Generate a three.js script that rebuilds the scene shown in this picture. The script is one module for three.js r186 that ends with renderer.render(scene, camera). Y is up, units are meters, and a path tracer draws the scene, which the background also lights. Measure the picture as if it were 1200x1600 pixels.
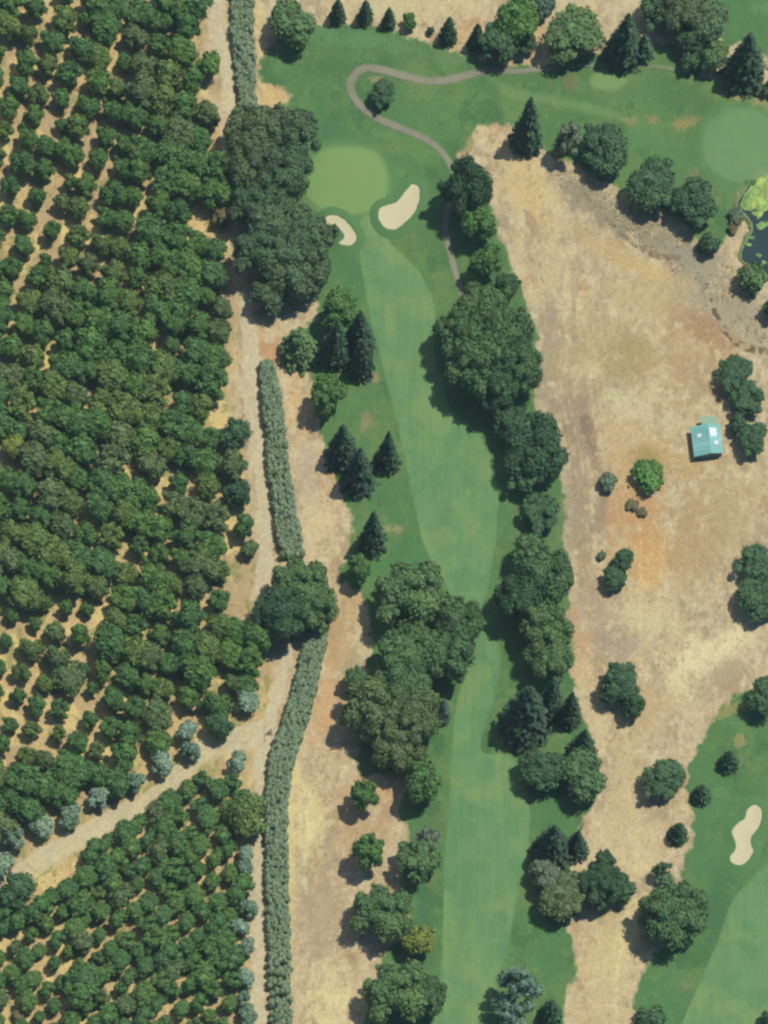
import * as THREE from 'three';
import { Sky } from 'three/addons/objects/Sky.js';
import { mergeGeometries } from 'three/addons/utils/BufferGeometryUtils.js';

// ---------------------------------------------------------------- camera, sky, sun, exposure
// The plan is measured in photo units of 0.2 m: x to the right, z downwards, the middle of the photograph at the origin.
const U = 0.2, EYE = [-60, 1200, 820];                       // an aerial frame camera: looks straight down, the frame is a crop far above its nadir
const scene = new THREE.Scene();
const camera = new THREE.PerspectiveCamera(2 * Math.atan(160 / EYE[1]) * 180 / Math.PI, 0.75, 10, 6000);
camera.position.set(...EYE); camera.up.set(0, 0, -1); camera.lookAt(EYE[0], 0, EYE[2]);
camera.setViewOffset(768, 1024, -EYE[0] / 240 * 768, -EYE[2] / 320 * 1024, 768, 1024);
camera.focus = 2400; camera.userData.fStop = 0.105;                // the softness of the aerial lens
const renderer = new THREE.WebGLRenderer({ antialias: true });
renderer.setSize(768, 1024);
renderer.toneMapping = THREE.LinearToneMapping; renderer.toneMappingExposure = 0.97;
renderer.shadowMap.enabled = true;
const sunDir = new THREE.Vector3(0.9, Math.tan(58 * Math.PI / 180), -0.43).normalize();
const sky = new Sky(); sky.name = 'sky'; sky.scale.setScalar(5000); sky.userData.kind = 'structure';
const su = sky.material.uniforms;
su.sunPosition.value.copy(sunDir); su.turbidity.value = 3; su.rayleigh.value = 0.9; su.mieCoefficient.value = 0.004;
scene.add(sky); scene.environmentIntensity = 0.125;
const sun = new THREE.DirectionalLight(new THREE.Color(1, 0.95, 0.87), 4.3);
sun.position.copy(sunDir).multiplyScalar(600); sun.castShadow = true; sun.shadow.mapSize.set(4096, 4096); sun.shadow.radius = 1;
Object.assign(sun.shadow.camera, { left: -230, right: 230, top: 230, bottom: -230, near: 50, far: 1200 });
scene.add(sun, sun.target);
const K = [1.42, 1.42, 1.74];                                                // sunlit light level: photo colour / K = colour of the thing

// ---------------------------------------------------------------- helpers
let seed = 7;
const rnd = () => { seed |= 0; seed = seed + 0x6D2B79F5 | 0; let t = Math.imul(seed ^ seed >>> 15, 1 | seed); t = t + Math.imul(t ^ t >>> 7, 61 | t) ^ t; return ((t ^ t >>> 14) >>> 0) / 4294967296; };
const rr = (a, b) => a + (b - a) * rnd();
const clamp = (x, a = 0, b = 1) => x < a ? a : x > b ? b : x;
const sst = (a, b, x) => { const t = clamp((x - a) / (b - a)); return t * t * (3 - 2 * t); };
const table = new Float32Array(65536); for (let i = 0; i < 65536; i++) table[i] = rnd();
function noise(x, y) {                                       // value noise, 0..1
  const xi = Math.floor(x), yi = Math.floor(y); let fx = x - xi, fy = y - yi;
  fx = fx * fx * (3 - 2 * fx); fy = fy * fy * (3 - 2 * fy);
  const a = xi & 255, b = (xi + 1) & 255, c = (yi & 255) << 8, d = ((yi + 1) & 255) << 8;
  const p = table[c | a], q = table[c | b], r = table[d | a], s = table[d | b];
  return p + (q - p) * fx + (r - p + (p - q - r + s) * fx) * fy;
}
const fbm = (x, y) => noise(x, y) * 0.5 + noise(x * 2.03 + 17, y * 2.03 + 5) * 0.27 + noise(x * 4.1 + 3, y * 4.1 + 41) * 0.15 + noise(x * 8.3 + 71, y * 8.3 + 9) * 0.08;
const lin = (c) => c.map((v) => { v /= 255; return v <= 0.04045 ? v / 12.92 : ((v + 0.055) / 1.055) ** 2.4; });
const albedo = (r, g, b) => { const l = lin([r, g, b]); return new THREE.Color().setRGB(l[0] / K[0], l[1] / K[1], l[2] / K[2]); };
const X = (px) => (px - 600) * U, Z = (py) => (py - 800) * U;
function rise(x, z) {                                         // the lie of the land
  const px = x / U + 600, py = z / U + 800;
  let h = (noise(x / 34 + 50, z / 34 + 50) - 0.5) * 0.9 + (noise(x / 13 + 90, z / 13 + 20) - 0.5) * 0.22;
  h += 0.7 * Math.exp(-((((px - 540) / 85) ** 2 + ((py - 285) / 75) ** 2) ** 2));           // the raised greens
  h += 0.7 * Math.exp(-((((px - 1165) / 85) ** 2 + ((py - 225) / 75) ** 2) ** 2));
  return h;
}
const used = {};
const numbered = (n) => { const k = used[n] = (used[n] ?? -1) + 1; return k ? n + '_' + String(k).padStart(3, '0') : n; };
function tag(o, label, category, group, kind) { if (label) o.userData.label = label; if (category) o.userData.category = category; if (group) o.userData.group = group; if (kind) o.userData.kind = kind; return o; }
function thing(name, x, z, turn, label, category, group) {
  const o = new THREE.Group(); o.name = numbered(name); o.position.set(x, rise(x, z), z); o.rotation.y = turn || 0; scene.add(o);
  return tag(o, label, category, group);
}
function part(name, geometry, material, parent) { const m = new THREE.Mesh(geometry, material); m.name = name; m.castShadow = m.receiveShadow = true; parent.add(m); return m; }
const standsAt = (px, py, h) => { const x = X(px), z = Z(py); return [x - (x - EYE[0]) * h / EYE[1], z - (z - EYE[2]) * h / EYE[1]]; };   // where a thing of height h seen there has its foot

// ---------------------------------------------------------------- outlines of the land (photo units)
const smooth = (pts, n, closed = true) => new THREE.CatmullRomCurve3(pts.map(([a, b]) => new THREE.Vector3(a, 0, b)), closed, 'centripetal').getPoints(n).map((v) => [v.x, v.z]);
const ribbon = (pts, n) => {                                  // [x, y, width] along a centre line -> outline
  const c = smooth(pts, n, false), w = smooth(pts.map((p, i) => [i * 10, p[2]]), n, false), L = [], R = [];
  c.forEach(([x, y], i) => { const [a, b] = c[Math.max(0, i - 1)], [d, e] = c[Math.min(n, i + 1)], l = Math.hypot(d - a, e - b) || 1, k = w[i][1] / 2; L.push([x + (e - b) / l * k, y - (d - a) / l * k]); R.push([x - (e - b) / l * k, y + (d - a) / l * k]); });
  return L.concat(R.reverse());
};
const ellipse = (x, y, a, b, n = 60) => Array.from({ length: n }, (_, i) => { const t = i / n * 6.2832, k = 1 + (noise(x + Math.cos(t) * 1.5, y + Math.sin(t) * 1.5) - 0.5) * 0.12; return [x + Math.cos(t) * a * k, y + Math.sin(t) * b * k]; });
const ROUGH = [
  smooth([[398, 116], [420, 78], [462, 42], [520, 36], [575, 40], [640, 54], [700, 74], [735, 84], [770, 98], [860, 98], [925, 84], [960, 92], [1000, 90], [1022, 66], [1050, 70], [1095, 112], [1130, 128], [1168, 142], [1240, 178], [1240, 250], [1180, 268], [1160, 300], [1148, 335], [1125, 385], [1098, 392], [1080, 352], [1030, 325], [985, 302], [940, 282], [900, 258], [850, 236], [810, 200], [775, 190], [742, 204], [736, 232], [712, 242], [740, 270], [762, 310], [782, 370], [806, 430], [820, 470], [838, 520], [843, 580], [832, 630], [852, 660], [876, 705], [879, 800], [884, 880], [888, 980], [894, 1060], [908, 1120], [922, 1150], [934, 1200], [928, 1250], [905, 1290], [915, 1330], [890, 1350], [902, 1400], [886, 1440], [900, 1500], [884, 1560], [872, 1650], [560, 1650], [585, 1560], [600, 1500], [640, 1440], [625, 1385], [640, 1340], [636, 1290], [622, 1262], [650, 1215], [600, 1206], [560, 1210], [566, 1120], [576, 1010], [572, 945], [560, 922], [528, 905], [535, 880], [550, 845], [545, 790], [528, 765], [520, 720], [500, 680], [492, 625], [490, 590], [470, 560], [476, 520], [500, 478], [492, 440], [500, 380], [462, 345], [432, 320], [450, 260], [470, 200], [440, 165], [455, 148], [425, 128]], 260),
  smooth([[1250, 1050], [1190, 1078], [1148, 1085], [1118, 1120], [1095, 1165], [1074, 1208], [1078, 1255], [1082, 1290], [1072, 1340], [1062, 1400], [1062, 1460], [1020, 1490], [998, 1530], [992, 1600], [985, 1650], [1250, 1650]], 120),
  smooth([[1106, -40], [1118, 30], [1135, 70], [1170, 66], [1195, 92], [1250, 130], [1250, -40]], 60),
];
const FAIRWAY = [
  smooth([[566, 340], [561, 390], [569, 440], [582, 510], [602, 590], [627, 690], [648, 790], [664, 858], [690, 905], [712, 950], [730, 1000], [728, 1040], [716, 1085], [708, 1140], [706, 1190], [700, 1270], [694, 1350], [691, 1450], [688, 1520], [676, 1590], [664, 1650], [742, 1650], [756, 1595], [772, 1545], [790, 1490], [806, 1410], [824, 1330], [827, 1270], [818, 1222], [798, 1182], [752, 1172], [756, 1138], [772, 1092], [781, 1040], [776, 1005], [758, 985], [752, 960], [766, 900], [775, 830], [776, 760], [768, 716], [742, 672], [705, 640], [688, 590], [677, 545], [681, 500], [672, 455], [648, 415], [616, 385], [597, 360], [586, 338]], 260),
  smooth([[1250, 1310], [1200, 1348], [1168, 1378], [1142, 1410], [1128, 1448], [1112, 1492], [1092, 1538], [1066, 1598], [1050, 1650], [1250, 1650]], 90),
];
const GREEN = [ellipse(540, 284, 68, 56), ellipse(1160, 228, 66, 58)];
const APRON = [ellipse(538, 290, 84, 72), ellipse(1165, 230, 80, 70)];
const TEE = [ellipse(950, 126, 30, 17), smooth([[770, 120], [800, 136], [880, 152], [965, 176], [985, 190], [940, 184], [860, 164], [790, 150]], 60)];
const CART = [ribbon([[1080, 113, 6.6], [1020, 104, 6.6], [960, 101, 6.6], [900, 104, 6.6], [850, 107, 8.2], [800, 111, 9.0], [760, 108, 10.7], [740, 114, 11.5], [705, 123, 12.3], [672, 127, 12.3], [640, 121, 12.3], [612, 114, 12.3], [588, 108, 12.3], [567, 108, 12.3], [552, 119, 12.3], [547, 137, 12.3], [556, 157, 11.5], [574, 175, 11.5], [600, 190, 11.5], [632, 203, 11.5], [662, 216, 10.7], [685, 233, 9.8], [701, 254, 9.8], [710, 278, 9.8], [710, 300, 9.8], [700, 328, 9.8], [695, 355, 9.8], [699, 380, 9.8], [707, 410, 9.8], [716, 442, 9.8], [724, 474, 9.0]], 170)];
const TRACK = [
  ribbon([[330, -60, 22], [338, 0, 22], [344, 50, 26], [352, 105, 24], [360, 150, 18], [362, 190, 16], [354, 225, 14], [350, 250, 12]], 60),
  ribbon([[382, 462, 12], [387, 500, 18], [393, 560, 26], [394, 620, 30], [401, 690, 26], [409, 760, 22], [414, 840, 24], [412, 890, 24], [402, 940, 22]], 80),
  ribbon([[452, 1008, 16], [440, 1050, 18], [428, 1100, 20], [418, 1150, 24], [409, 1210, 26], [406, 1290, 18], [402, 1340, 18], [402, 1400, 22], [402, 1480, 22], [403, 1560, 24], [404, 1660, 24]], 90),
  ribbon([[424, 1138, 30], [385, 1152, 40], [330, 1166, 36], [296, 1190, 30], [262, 1228, 28], [220, 1256, 28], [170, 1282, 30], [120, 1312, 30], [70, 1340, 34], [30, 1372, 36], [-10, 1400, 30], [-60, 1440, 30]], 100),
];
const ORCHARD = smooth([[-80, -90], [320, -90], [322, 40], [318, 120], [340, 190], [346, 260], [352, 330], [356, 400], [366, 470], [372, 540], [360, 620], [380, 700], [390, 800], [398, 880], [394, 950], [420, 1010], [430, 1060], [420, 1120], [400, 1180], [398, 1290], [390, 1400], [392, 1500], [390, 1690], [-90, 1690]], 120);
const KIDNEY = [
  [[643, 289], [654, 292], [656, 310], [650, 330], [636, 347], [617, 360], [601, 357], [591, 343], [592, 328], [606, 322], [620, 316], [632, 302]],
  [[506, 346], [515, 338], [531, 341], [545, 351], [555, 364], [557, 377], [548, 384], [535, 384], [529, 380], [537, 372], [532, 362], [522, 358], [511, 354]],
  [[1178, 1258], [1189, 1265], [1190, 1282], [1184, 1297], [1175, 1308], [1174, 1320], [1177, 1332], [1169, 1347], [1156, 1354], [1143, 1350], [1139, 1340], [1148, 1328], [1148, 1316], [1142, 1302], [1150, 1289], [1162, 1280], [1168, 1265]],
].map((k) => smooth(k, 70));

// ---------------------------------------------------------------- the colour of the land: soil, turf, gravel (no light in it)
const TW = 1320, TH = 1760, OX = 60, OY = 80;                 // one texel is one photo unit
function mask(polys, blur) {
  const m = new Float32Array(TW * TH);
  for (const poly of polys) for (let y = 0; y < TH; y++) {
    const yy = y - OY + 0.5, cut = [];
    for (let i = 0, j = poly.length - 1; i < poly.length; j = i++) { const [ax, ay] = poly[j], [bx, by] = poly[i]; if ((ay > yy) !== (by > yy)) cut.push(ax + (yy - ay) / (by - ay) * (bx - ax)); }
    cut.sort((a, b) => a - b);
    for (let c = 0; c + 1 < cut.length; c += 2) for (let x = Math.max(0, Math.ceil(cut[c] + OX - 0.5)); x <= Math.min(TW - 1, cut[c + 1] + OX - 0.5); x++) m[y * TW + x] = 1;
  }
  const t = new Float32Array(Math.max(TW, TH));
  for (let pass = 0; pass < 2 && blur; pass++) {
    for (let y = 0; y < TH; y++) { let s = 0; const o = y * TW; for (let x = -blur; x < TW; x++) { if (x + blur < TW) s += m[o + x + blur]; if (x - blur - 1 >= 0) s -= m[o + x - blur - 1]; if (x >= 0) t[x] = s / (2 * blur + 1); } for (let x = 0; x < TW; x++) m[o + x] = t[x]; }
    for (let x = 0; x < TW; x++) { let s = 0; for (let y = -blur; y < TH; y++) { if (y + blur < TH) s += m[(y + blur) * TW + x]; if (y - blur - 1 >= 0) s -= m[(y - blur - 1) * TW + x]; if (y >= 0) t[y] = s / (2 * blur + 1); } for (let y = 0; y < TH; y++) m[y * TW + x] = t[y]; }
  }
  return m;
}
// patches of other soil or turf: x, y, half width, half height, turn, colour
const SOIL = [
  [900, 300, 40, 24, .5, [158, 145, 122]], [950, 332, 48, 24, .5, [160, 147, 122]], [1000, 362, 50, 26, .5, [158, 146, 120]], [1045, 388, 44, 26, .4, [164, 150, 126]],
  [1085, 430, 45, 55, .2, [166, 155, 134]], [1145, 495, 70, 42, .4, [170, 158, 136]], [1180, 530, 50, 24, .2, [186, 170, 140]],
  [858, 520, 18, 110, .05, [168, 152, 128]], [905, 650, 26, 70, -.1, [166, 145, 118]], [900, 780, 20, 80, .05, [174, 154, 128]], [925, 700, 10, 60, -.2, [150, 128, 104]], [940, 790, 12, 60, .1, [156, 138, 116]],
  [1015, 872, 50, 54, .2, [210, 168, 110]], [985, 800, 40, 58, .1, [196, 156, 110]], [1020, 720, 55, 40, 0, [192, 162, 108]], [1000, 715, 22, 14, 0, [170, 150, 95]], [960, 700, 30, 60, 0, [198, 170, 130]],
  [1010, 968, 75, 40, 0, [208, 190, 154]], [1112, 1020, 70, 30, -.6, [222, 207, 170]], [1065, 1075, 26, 34, -.4, [218, 204, 166]], [935, 960, 42, 55, 0, [182, 158, 132]], [960, 1005, 40, 34, 0, [174, 156, 134]], [1010, 1110, 60, 40, 0, [200, 174, 136]], [1130, 1060, 50, 22, -.6, [176, 156, 124]],
  [860, 430, 34, 60, .2, [204, 184, 148]], [930, 550, 60, 60, 0, [188, 168, 128]], [965, 620, 16, 22, 0, [206, 196, 160]], [1066, 617, 8, 8, 0, [238, 224, 196]], [925, 575, 14, 10, .6, [212, 190, 150]], [1025, 582, 20, 8, .4, [214, 194, 156]], [990, 560, 40, 44, 0, [180, 156, 112]], [1070, 560, 44, 60, 0, [188, 160, 120]], [1100, 512, 60, 20, .6, [182, 146, 108]], [1020, 460, 60, 30, .2, [196, 174, 132]],
  [800, 270, 26, 55, -.3, [204, 180, 138]], [840, 300, 30, 44, -.2, [210, 186, 136]], [1010, 420, 60, 14, .3, [204, 176, 124]], [940, 385, 60, 16, .5, [198, 170, 126]],
  [900, 1010, 22, 50, 0, [204, 168, 128]], [1140, 800, 50, 60, 0, [190, 166, 126]], [1080, 850, 40, 70, .2, [184, 158, 118]],
  [640, 12, 120, 22, 0, [206, 188, 150]], [900, 30, 40, 24, -.4, [210, 184, 140]], [715, 52, 14, 26, .3, [204, 168, 126]], [845, 60, 10, 40, .4, [200, 172, 130]],
  [985, 1250, 50, 90, 0, [206, 182, 144]], [990, 1330, 26, 60, 0, [212, 190, 152]], [950, 1500, 40, 100, .1, [208, 186, 142]], [985, 1440, 14, 60, .3, [216, 194, 150]], [930, 1580, 44, 40, 0, [204, 180, 142]],
  [470, 640, 18, 55, -.1, [216, 182, 138]], [500, 800, 26, 46, -.1, [216, 192, 154]], [480, 740, 16, 50, -.2, [190, 168, 148]], [530, 1010, 24, 80, .15, [196, 164, 124]], [505, 1100, 16, 60, .2, [206, 166, 124]], [480, 1280, 24, 70, .05, [222, 204, 158]], [455, 1330, 8, 160, 0, [216, 196, 140]], [505, 1430, 40, 60, 0, [186, 162, 132]], [515, 1555, 30, 44, 0, [222, 204, 160]], [566, 1300, 40, 40, 0, [192, 162, 124]], [590, 1240, 50, 24, 0, [198, 162, 124]],
  [420, 552, 18, 26, 0, [196, 152, 108]], [405, 20, 8, 60, 0, [216, 192, 144]], [428, 152, 28, 17, .3, [212, 180, 126]], [370, 130, 8, 20, 0, [206, 160, 118]],
];
const TURF = [
  [615, 826, 20, 9, .1, [190, 165, 120]], [570, 660, 9, 16, .3, [160, 145, 110]], [598, 850, 8, 5, 0, [150, 150, 95]], [1072, 192, 20, 11, -.2, [176, 150, 98]], [1018, 186, 14, 7, .3, [168, 145, 100]], [980, 190, 16, 8, 0, [160, 150, 105]], [1142, 1110, 26, 9, -.4, [168, 158, 100]], [1125, 1240, 14, 7, .3, [176, 158, 110]], [1155, 1160, 7, 12, 0, [176, 162, 108]], [1068, 1540, 14, 9, 0, [160, 148, 105]], [737, 226, 12, 22, 0, [196, 168, 118]], [1085, 270, 10, 12, 0, [150, 142, 95]],
  [590, 125, 16, 8, .2, [180, 155, 115]], [893, 130, 14, 10, 0, [130, 128, 84]], [585, 590, 6, 8, 0, [170, 148, 110]], [1150, 145, 24, 8, .4, [196, 168, 120]], [1190, 165, 24, 8, .4, [190, 165, 112]], [840, 240, 30, 14, .5, [150, 140, 90]], [655, 230, 40, 18, .4, [104, 146, 78]], [475, 330, 26, 30, .4, [98, 138, 82]],
  [510, 200, 60, 30, .3, [78, 128, 80]], [640, 175, 60, 30, .2, [88, 134, 78]], [560, 60, 70, 14, .1, [104, 150, 96]], [540, 105, 70, 14, .1, [82, 122, 74]], [700, 90, 70, 10, .2, [108, 144, 92]], [800, 100, 40, 8, 0, [88, 130, 72]], [600, 400, 30, 24, .8, [84, 122, 78]], [690, 330, 34, 60, .3, [86, 130, 74]],
  [640, 640, 16, 60, -.3, [74, 120, 78]], [600, 760, 34, 60, -.3, [86, 134, 76]], [625, 880, 40, 40, 0, [84, 138, 78]], [545, 420, 22, 50, -.2, [80, 128, 80]], [1060, 150, 50, 24, .2, [84, 122, 76]], [990, 145, 40, 18, .1, [96, 136, 88]], [1040, 235, 60, 30, .3, [96, 138, 84]], [1110, 1330, 40, 60, .2, [84, 132, 84]], [1120, 1420, 50, 40, -.6, [72, 118, 76]], [1110, 1240, 50, 40, 0, [86, 138, 82]], [1040, 1560, 34, 40, .3, [80, 132, 84]], [860, 1470, 26, 70, 0, [82, 134, 82]], [855, 1270, 30, 34, .2, [84, 130, 78]], [800, 1010, 14, 50, 0, [84, 128, 70]], [660, 1440, 16, 60, .05, [72, 118, 78]],
  [1160, 20, 60, 50, 0, [84, 134, 82]], [1200, 14, 30, 10, .2, [112, 152, 104]], [820, 420, 10, 40, .2, [110, 120, 78]],
];
const LINES = [                                               // ruts and worn lines in the dry field: points, half width, colour
  [[[1110, 470], [1122, 500], [1145, 530], [1175, 545], [1230, 548]], 5, [110, 92, 66]], [[[945, 340], [985, 378], [1030, 400], [1060, 402]], 4, [138, 122, 96]], [[[1150, 488], [1180, 520], [1230, 532]], 3, [160, 146, 116]],
  [[[820, 330], [850, 450], [868, 600], [892, 720], [905, 860]], 3, [152, 136, 112]], [[[832, 330], [864, 450], [884, 600], [908, 720], [920, 860]], 3, [210, 192, 156]],
  [[[448, 590], [466, 690], [486, 800], [508, 880], [520, 960], [496, 1080], [470, 1180], [452, 1290], [462, 1420], [464, 1640]], 3, [226, 206, 162]], [[[470, 600], [488, 700], [506, 800], [526, 900], [536, 960], [512, 1080], [488, 1180], [474, 1290], [486, 1420], [490, 1640]], 3, [176, 150, 120]],
  [[[341, -40], [346, 50], [356, 110], [363, 180]], 3, [226, 208, 172]], [[[388, 500], [400, 620], [410, 720], [419, 840]], 4, [220, 206, 160]], [[[380, 560], [386, 640], [398, 720], [408, 850]], 4, [196, 166, 124]], [[[404, 1640], [403, 1480], [406, 1300], [418, 1150], [440, 1060]], 4, [212, 186, 140]],
  [[[980, 1230], [996, 1330], [980, 1430], [965, 1520], [960, 1620]], 4, [222, 202, 162]], [[[1000, 820], [1002, 900], [1024, 930]], 2, [232, 190, 120]], [[[1040, 826], [1036, 880], [1032, 925]], 2, [232, 194, 124]], [[[930, 1010], [1000, 1110], [960, 1240]], 3, [190, 168, 134]],
];
const land = new THREE.DataTexture(new Uint8Array(TW * TH * 4), TW, TH);
{
  const warp = (m, x, y) => m[clamp(y | 0, 0, TH - 1) * TW + clamp(x | 0, 0, TW - 1)];
  const mRough = mask(ROUGH, 5), mFair = mask(FAIRWAY, 1), mGreen = mask(GREEN, 4), mApron = mask(APRON, 4), mTee = mask(TEE, 3), mTrack = mask(TRACK, 4), mCart = mask(CART, 1), mOrch = mask([ORCHARD], 5);
  const c = [0, 0, 0], mix = (d, t) => { if (t <= 0) return; c[0] += (d[0] - c[0]) * t; c[1] += (d[1] - c[1]) * t; c[2] += (d[2] - c[2]) * t; };
  const soilRGB = new Float32Array(TW * TH * 3), turfRGB = new Float32Array(TW * TH * 3);
  const stamp = (buf, list, soft) => {
    for (const [x0, y0, a, b, turn, col] of list) {
      const R = Math.ceil(Math.max(a, b) * 1.7), cs = Math.cos(turn), sn = Math.sin(turn);
      for (let py = y0 - R; py <= y0 + R; py++) for (let px = x0 - R; px <= x0 + R; px++) {
        const x = px + OX, y = py + OY; if (x < 0 || y < 0 || x >= TW || y >= TH) continue;
        const dx = px - x0, dy = py - y0, d = Math.hypot((dx * cs + dy * sn) / a, (dy * cs - dx * sn) / b);
        if (d > 1.7) continue;
        const t = sst(0.5 + soft, 0.5 - soft, d * 0.55 + (fbm(px / 14, py / 14) - 0.5) * 1.2 + (noise(px / 2.5, py / 2.5) - 0.5) * 0.3) * 0.72, o = (y * TW + x) * 3;
        for (let k = 0; k < 3; k++) buf[o + k] += (col[k] - buf[o + k]) * t;
      }
    }
  };
  for (let y = 0; y < TH; y++) for (let x = 0; x < TW; x++) {
    const px = x - OX, py = y - OY, o = (y * TW + x) * 3;
    const n1 = fbm(px / 90, py / 90), n2 = fbm(px / 26 + 40, py / 34 + 9), n3 = noise(px / 5, py / 7), big = fbm(px / 60 + 11, py / 60 + 77);
    c[0] = 202; c[1] = 179; c[2] = 147;
    mix([206, 184, 146], sst(0.5, 0.75, n1)); mix([172, 155, 128], sst(0.52, 0.75, big) * 0.8); mix([186, 152, 114], sst(0.56, 0.75, n2) * 0.8); mix([160, 146, 112], sst(0.6, 0.8, fbm(px / 11, py / 16 + 30)) * 0.5); mix([220, 202, 168], sst(0.62, 0.8, fbm(px / 9 + 60, py / 13)) * 0.55);
    mix([140, 126, 98], sst(0.78, 0.95, n3) * 0.25);
    mix([164, 147, 118], sst(0.54, 0.72, fbm(px / 8 + 3, py / 11 + 90)) * 0.55); mix([220, 206, 176], sst(0.52, 0.72, fbm(px / 8 + 53, py / 12 + 9)) * 0.6);
    const edge = sst(120, 30, Math.abs(px - 880 - (py - 700) * 0.06)) * sst(240, 420, py) * sst(1120, 900, py), rut = fbm((px - py * 0.07) / 13 + fbm(px / 40, py / 40) * 1.5, py / 70 + 20); mix([160, 141, 114], edge * sst(0.48, 0.7, rut) * 0.5); mix([216, 198, 164], edge * sst(0.5, 0.34, rut) * 0.35);
    mix([214, 196, 164], sst(0.56, 0.74, fbm(px / 30 + 13, py / 52 + 31)) * 0.6);
    const oc = warp(mOrch, x + (n2 - 0.5) * 20, y);
    if (oc > 0.01) { const k = [c[0], c[1], c[2]]; c[0] = 208; c[1] = 180; c[2] = 132; mix([190, 164, 128], sst(0.45, 0.7, n1)); mix([224, 198, 140], sst(0.5, 0.7, n2)); mix([150, 148, 92], sst(0.58, 0.72, fbm(px / 16 + 7, py / 22)) * 0.7); const q = [...c]; c[0] = k[0]; c[1] = k[1]; c[2] = k[2]; mix(q, oc); }
    soilRGB[o] = c[0]; soilRGB[o + 1] = c[1]; soilRGB[o + 2] = c[2];
    c[0] = 92; c[1] = 134; c[2] = 76;
    mix([106, 142, 80], sst(0.5, 0.75, n1)); mix([98, 132, 72], sst(0.5, 0.8, fbm(px / 22 + 70, py / 46)) * 0.7); mix([80, 122, 72], sst(0.52, 0.72, n2)); mix([116, 142, 82], sst(0.58, 0.76, big) * 0.75); mix([108, 150, 88], sst(0.55, 0.75, fbm(px / 15 + 31, py / 15 + 8)) * 0.55); mix([70, 122, 70], sst(0.6, 0.9, n3) * 0.3); mix([132, 146, 92], sst(0.64, 0.78, fbm(px / 19 + 130, py / 24 + 60)) * 0.5);
    turfRGB[o] = c[0]; turfRGB[o + 1] = c[1]; turfRGB[o + 2] = c[2];
  }
  stamp(soilRGB, SOIL.map((p) => [...p.slice(0, 5), [p[5][0] + (p[5][0] - 194) * 0.3, p[5][1] + (p[5][1] - 170) * 0.3, p[5][2] + (p[5][2] - 132) * 0.15]]), 0.3); stamp(turfRGB, TURF, 0.24);
  for (const [pts, w, col] of LINES) {
    const s = smooth(pts, 160, false);
    for (const [sx, sy] of s) for (let py = Math.floor(sy - 14); py <= sy + 14; py++) for (let px = Math.floor(sx - 8); px <= sx + 8; px++) {
      const x = px + OX, y = py + OY; if (x < 0 || y < 0 || x >= TW || y >= TH) continue;
      const wob = (fbm(px / 20, py / 20) - 0.5) * 6, t = sst(w, w * 0.3, Math.hypot(px - sx + wob, (py - sy) * 0.6)) * sst(0.35, 0.6, noise(px / 6 + 3, py / 9)) * 0.3, o = (y * TW + x) * 3;
      for (let k = 0; k < 3; k++) soilRGB[o + k] += (col[k] - soilRGB[o + k]) * t;
    }
  }
  for (let y = 0; y < TH; y++) for (let x = 0; x < TW; x++) {
    const px = x - OX, py = y - OY, o = (y * TW + x) * 3;
    const w1 = fbm(px / 15, py / 15) - 0.5, w2 = fbm(px / 15 + 99, py / 15) - 0.5, w3 = noise(px / 2.2, py / 2.2) - 0.5, n3 = noise(px / 3.1 + 8, py / 3.1), n4 = noise(px / 1.4, py / 1.4) - 0.5, n2 = fbm(px / 26 + 40, py / 26), n5 = fbm(px / 44, py / 44 + 50);
    c[0] = soilRGB[o]; c[1] = soilRGB[o + 1]; c[2] = soilRGB[o + 2];
    const tr = warp(mTrack, x + w1 * 12 + w3 * 4, y + w2 * 8);
    mix([208, 196, 168], sst(0.35, 0.65, tr) * (0.72 + 0.5 * (n2 - 0.4)));
    const grain = 1.045 + n4 * 0.09 + (n3 - 0.5) * 0.1; c[0] *= grain; c[1] *= grain; c[2] *= grain;
    const ro = warp(mRough, x + w1 * 22 + w3 * 2, y + w2 * 22);
    if (ro > 0) { const t = sst(0.2, 0.8, ro + w3 * 0.3 * (1 - Math.abs(ro * 2 - 1))), g = 1 + n4 * 0.1 + w3 * 0.06; mix([turfRGB[o] * g, turfRGB[o + 1] * g, turfRGB[o + 2] * g], t); }
    const ap = warp(mApron, x + w1 * 8, y + w2 * 8); if (ap > 0) mix([104, 146, 90], ap * 0.6);
    const fa = warp(mFair, x + w1 * 3 + w3, y + w2 * 3);
    if (fa > 0) { const k = [c[0], c[1], c[2]]; c[0] = 114; c[1] = 154; c[2] = 99; mix([102, 148, 96], sst(0.45, 0.65, n2)); mix([126, 160, 100], sst(0.48, 0.7, n5)); mix([104, 149, 100], sst(0.55, 0.75, fbm(px / 18 + 5, py / 50)) * 0.6); const g = 1 + w3 * 0.06 + n4 * 0.04 + (noise(px / 4 + 9, py / 60) - 0.5) * 0.06; const q = [c[0] * g, c[1] * g, c[2] * g]; c[0] = k[0]; c[1] = k[1]; c[2] = k[2]; mix(q, fa); }
    const te = mTee[y * TW + x]; if (te > 0) mix([132, 166, 104], te * (px > 918 && py > 105 && py < 146 ? 0.85 : 0.45));
    const gr = mGreen[y * TW + x]; if (gr > 0) mix(px < 800 ? [128 + n2 * 12, 168 + w1 * 10, 98] : [113 + n2 * 12, 158 + w1 * 10, 102], gr * (px < 800 ? 0.95 : 0.8));
    const ca = warp(mCart, x + w3, y + w3); if (ca > 0) { const g = 1 + n4 * 0.1 + (n2 - 0.5) * 0.2; mix([152 * g, 147 * g, 132 * g], ca * (px > 850 ? 0.55 : 0.95)); }
    const q = lin(c), d = land.image.data, i = (y * TW + x) * 4;
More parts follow.
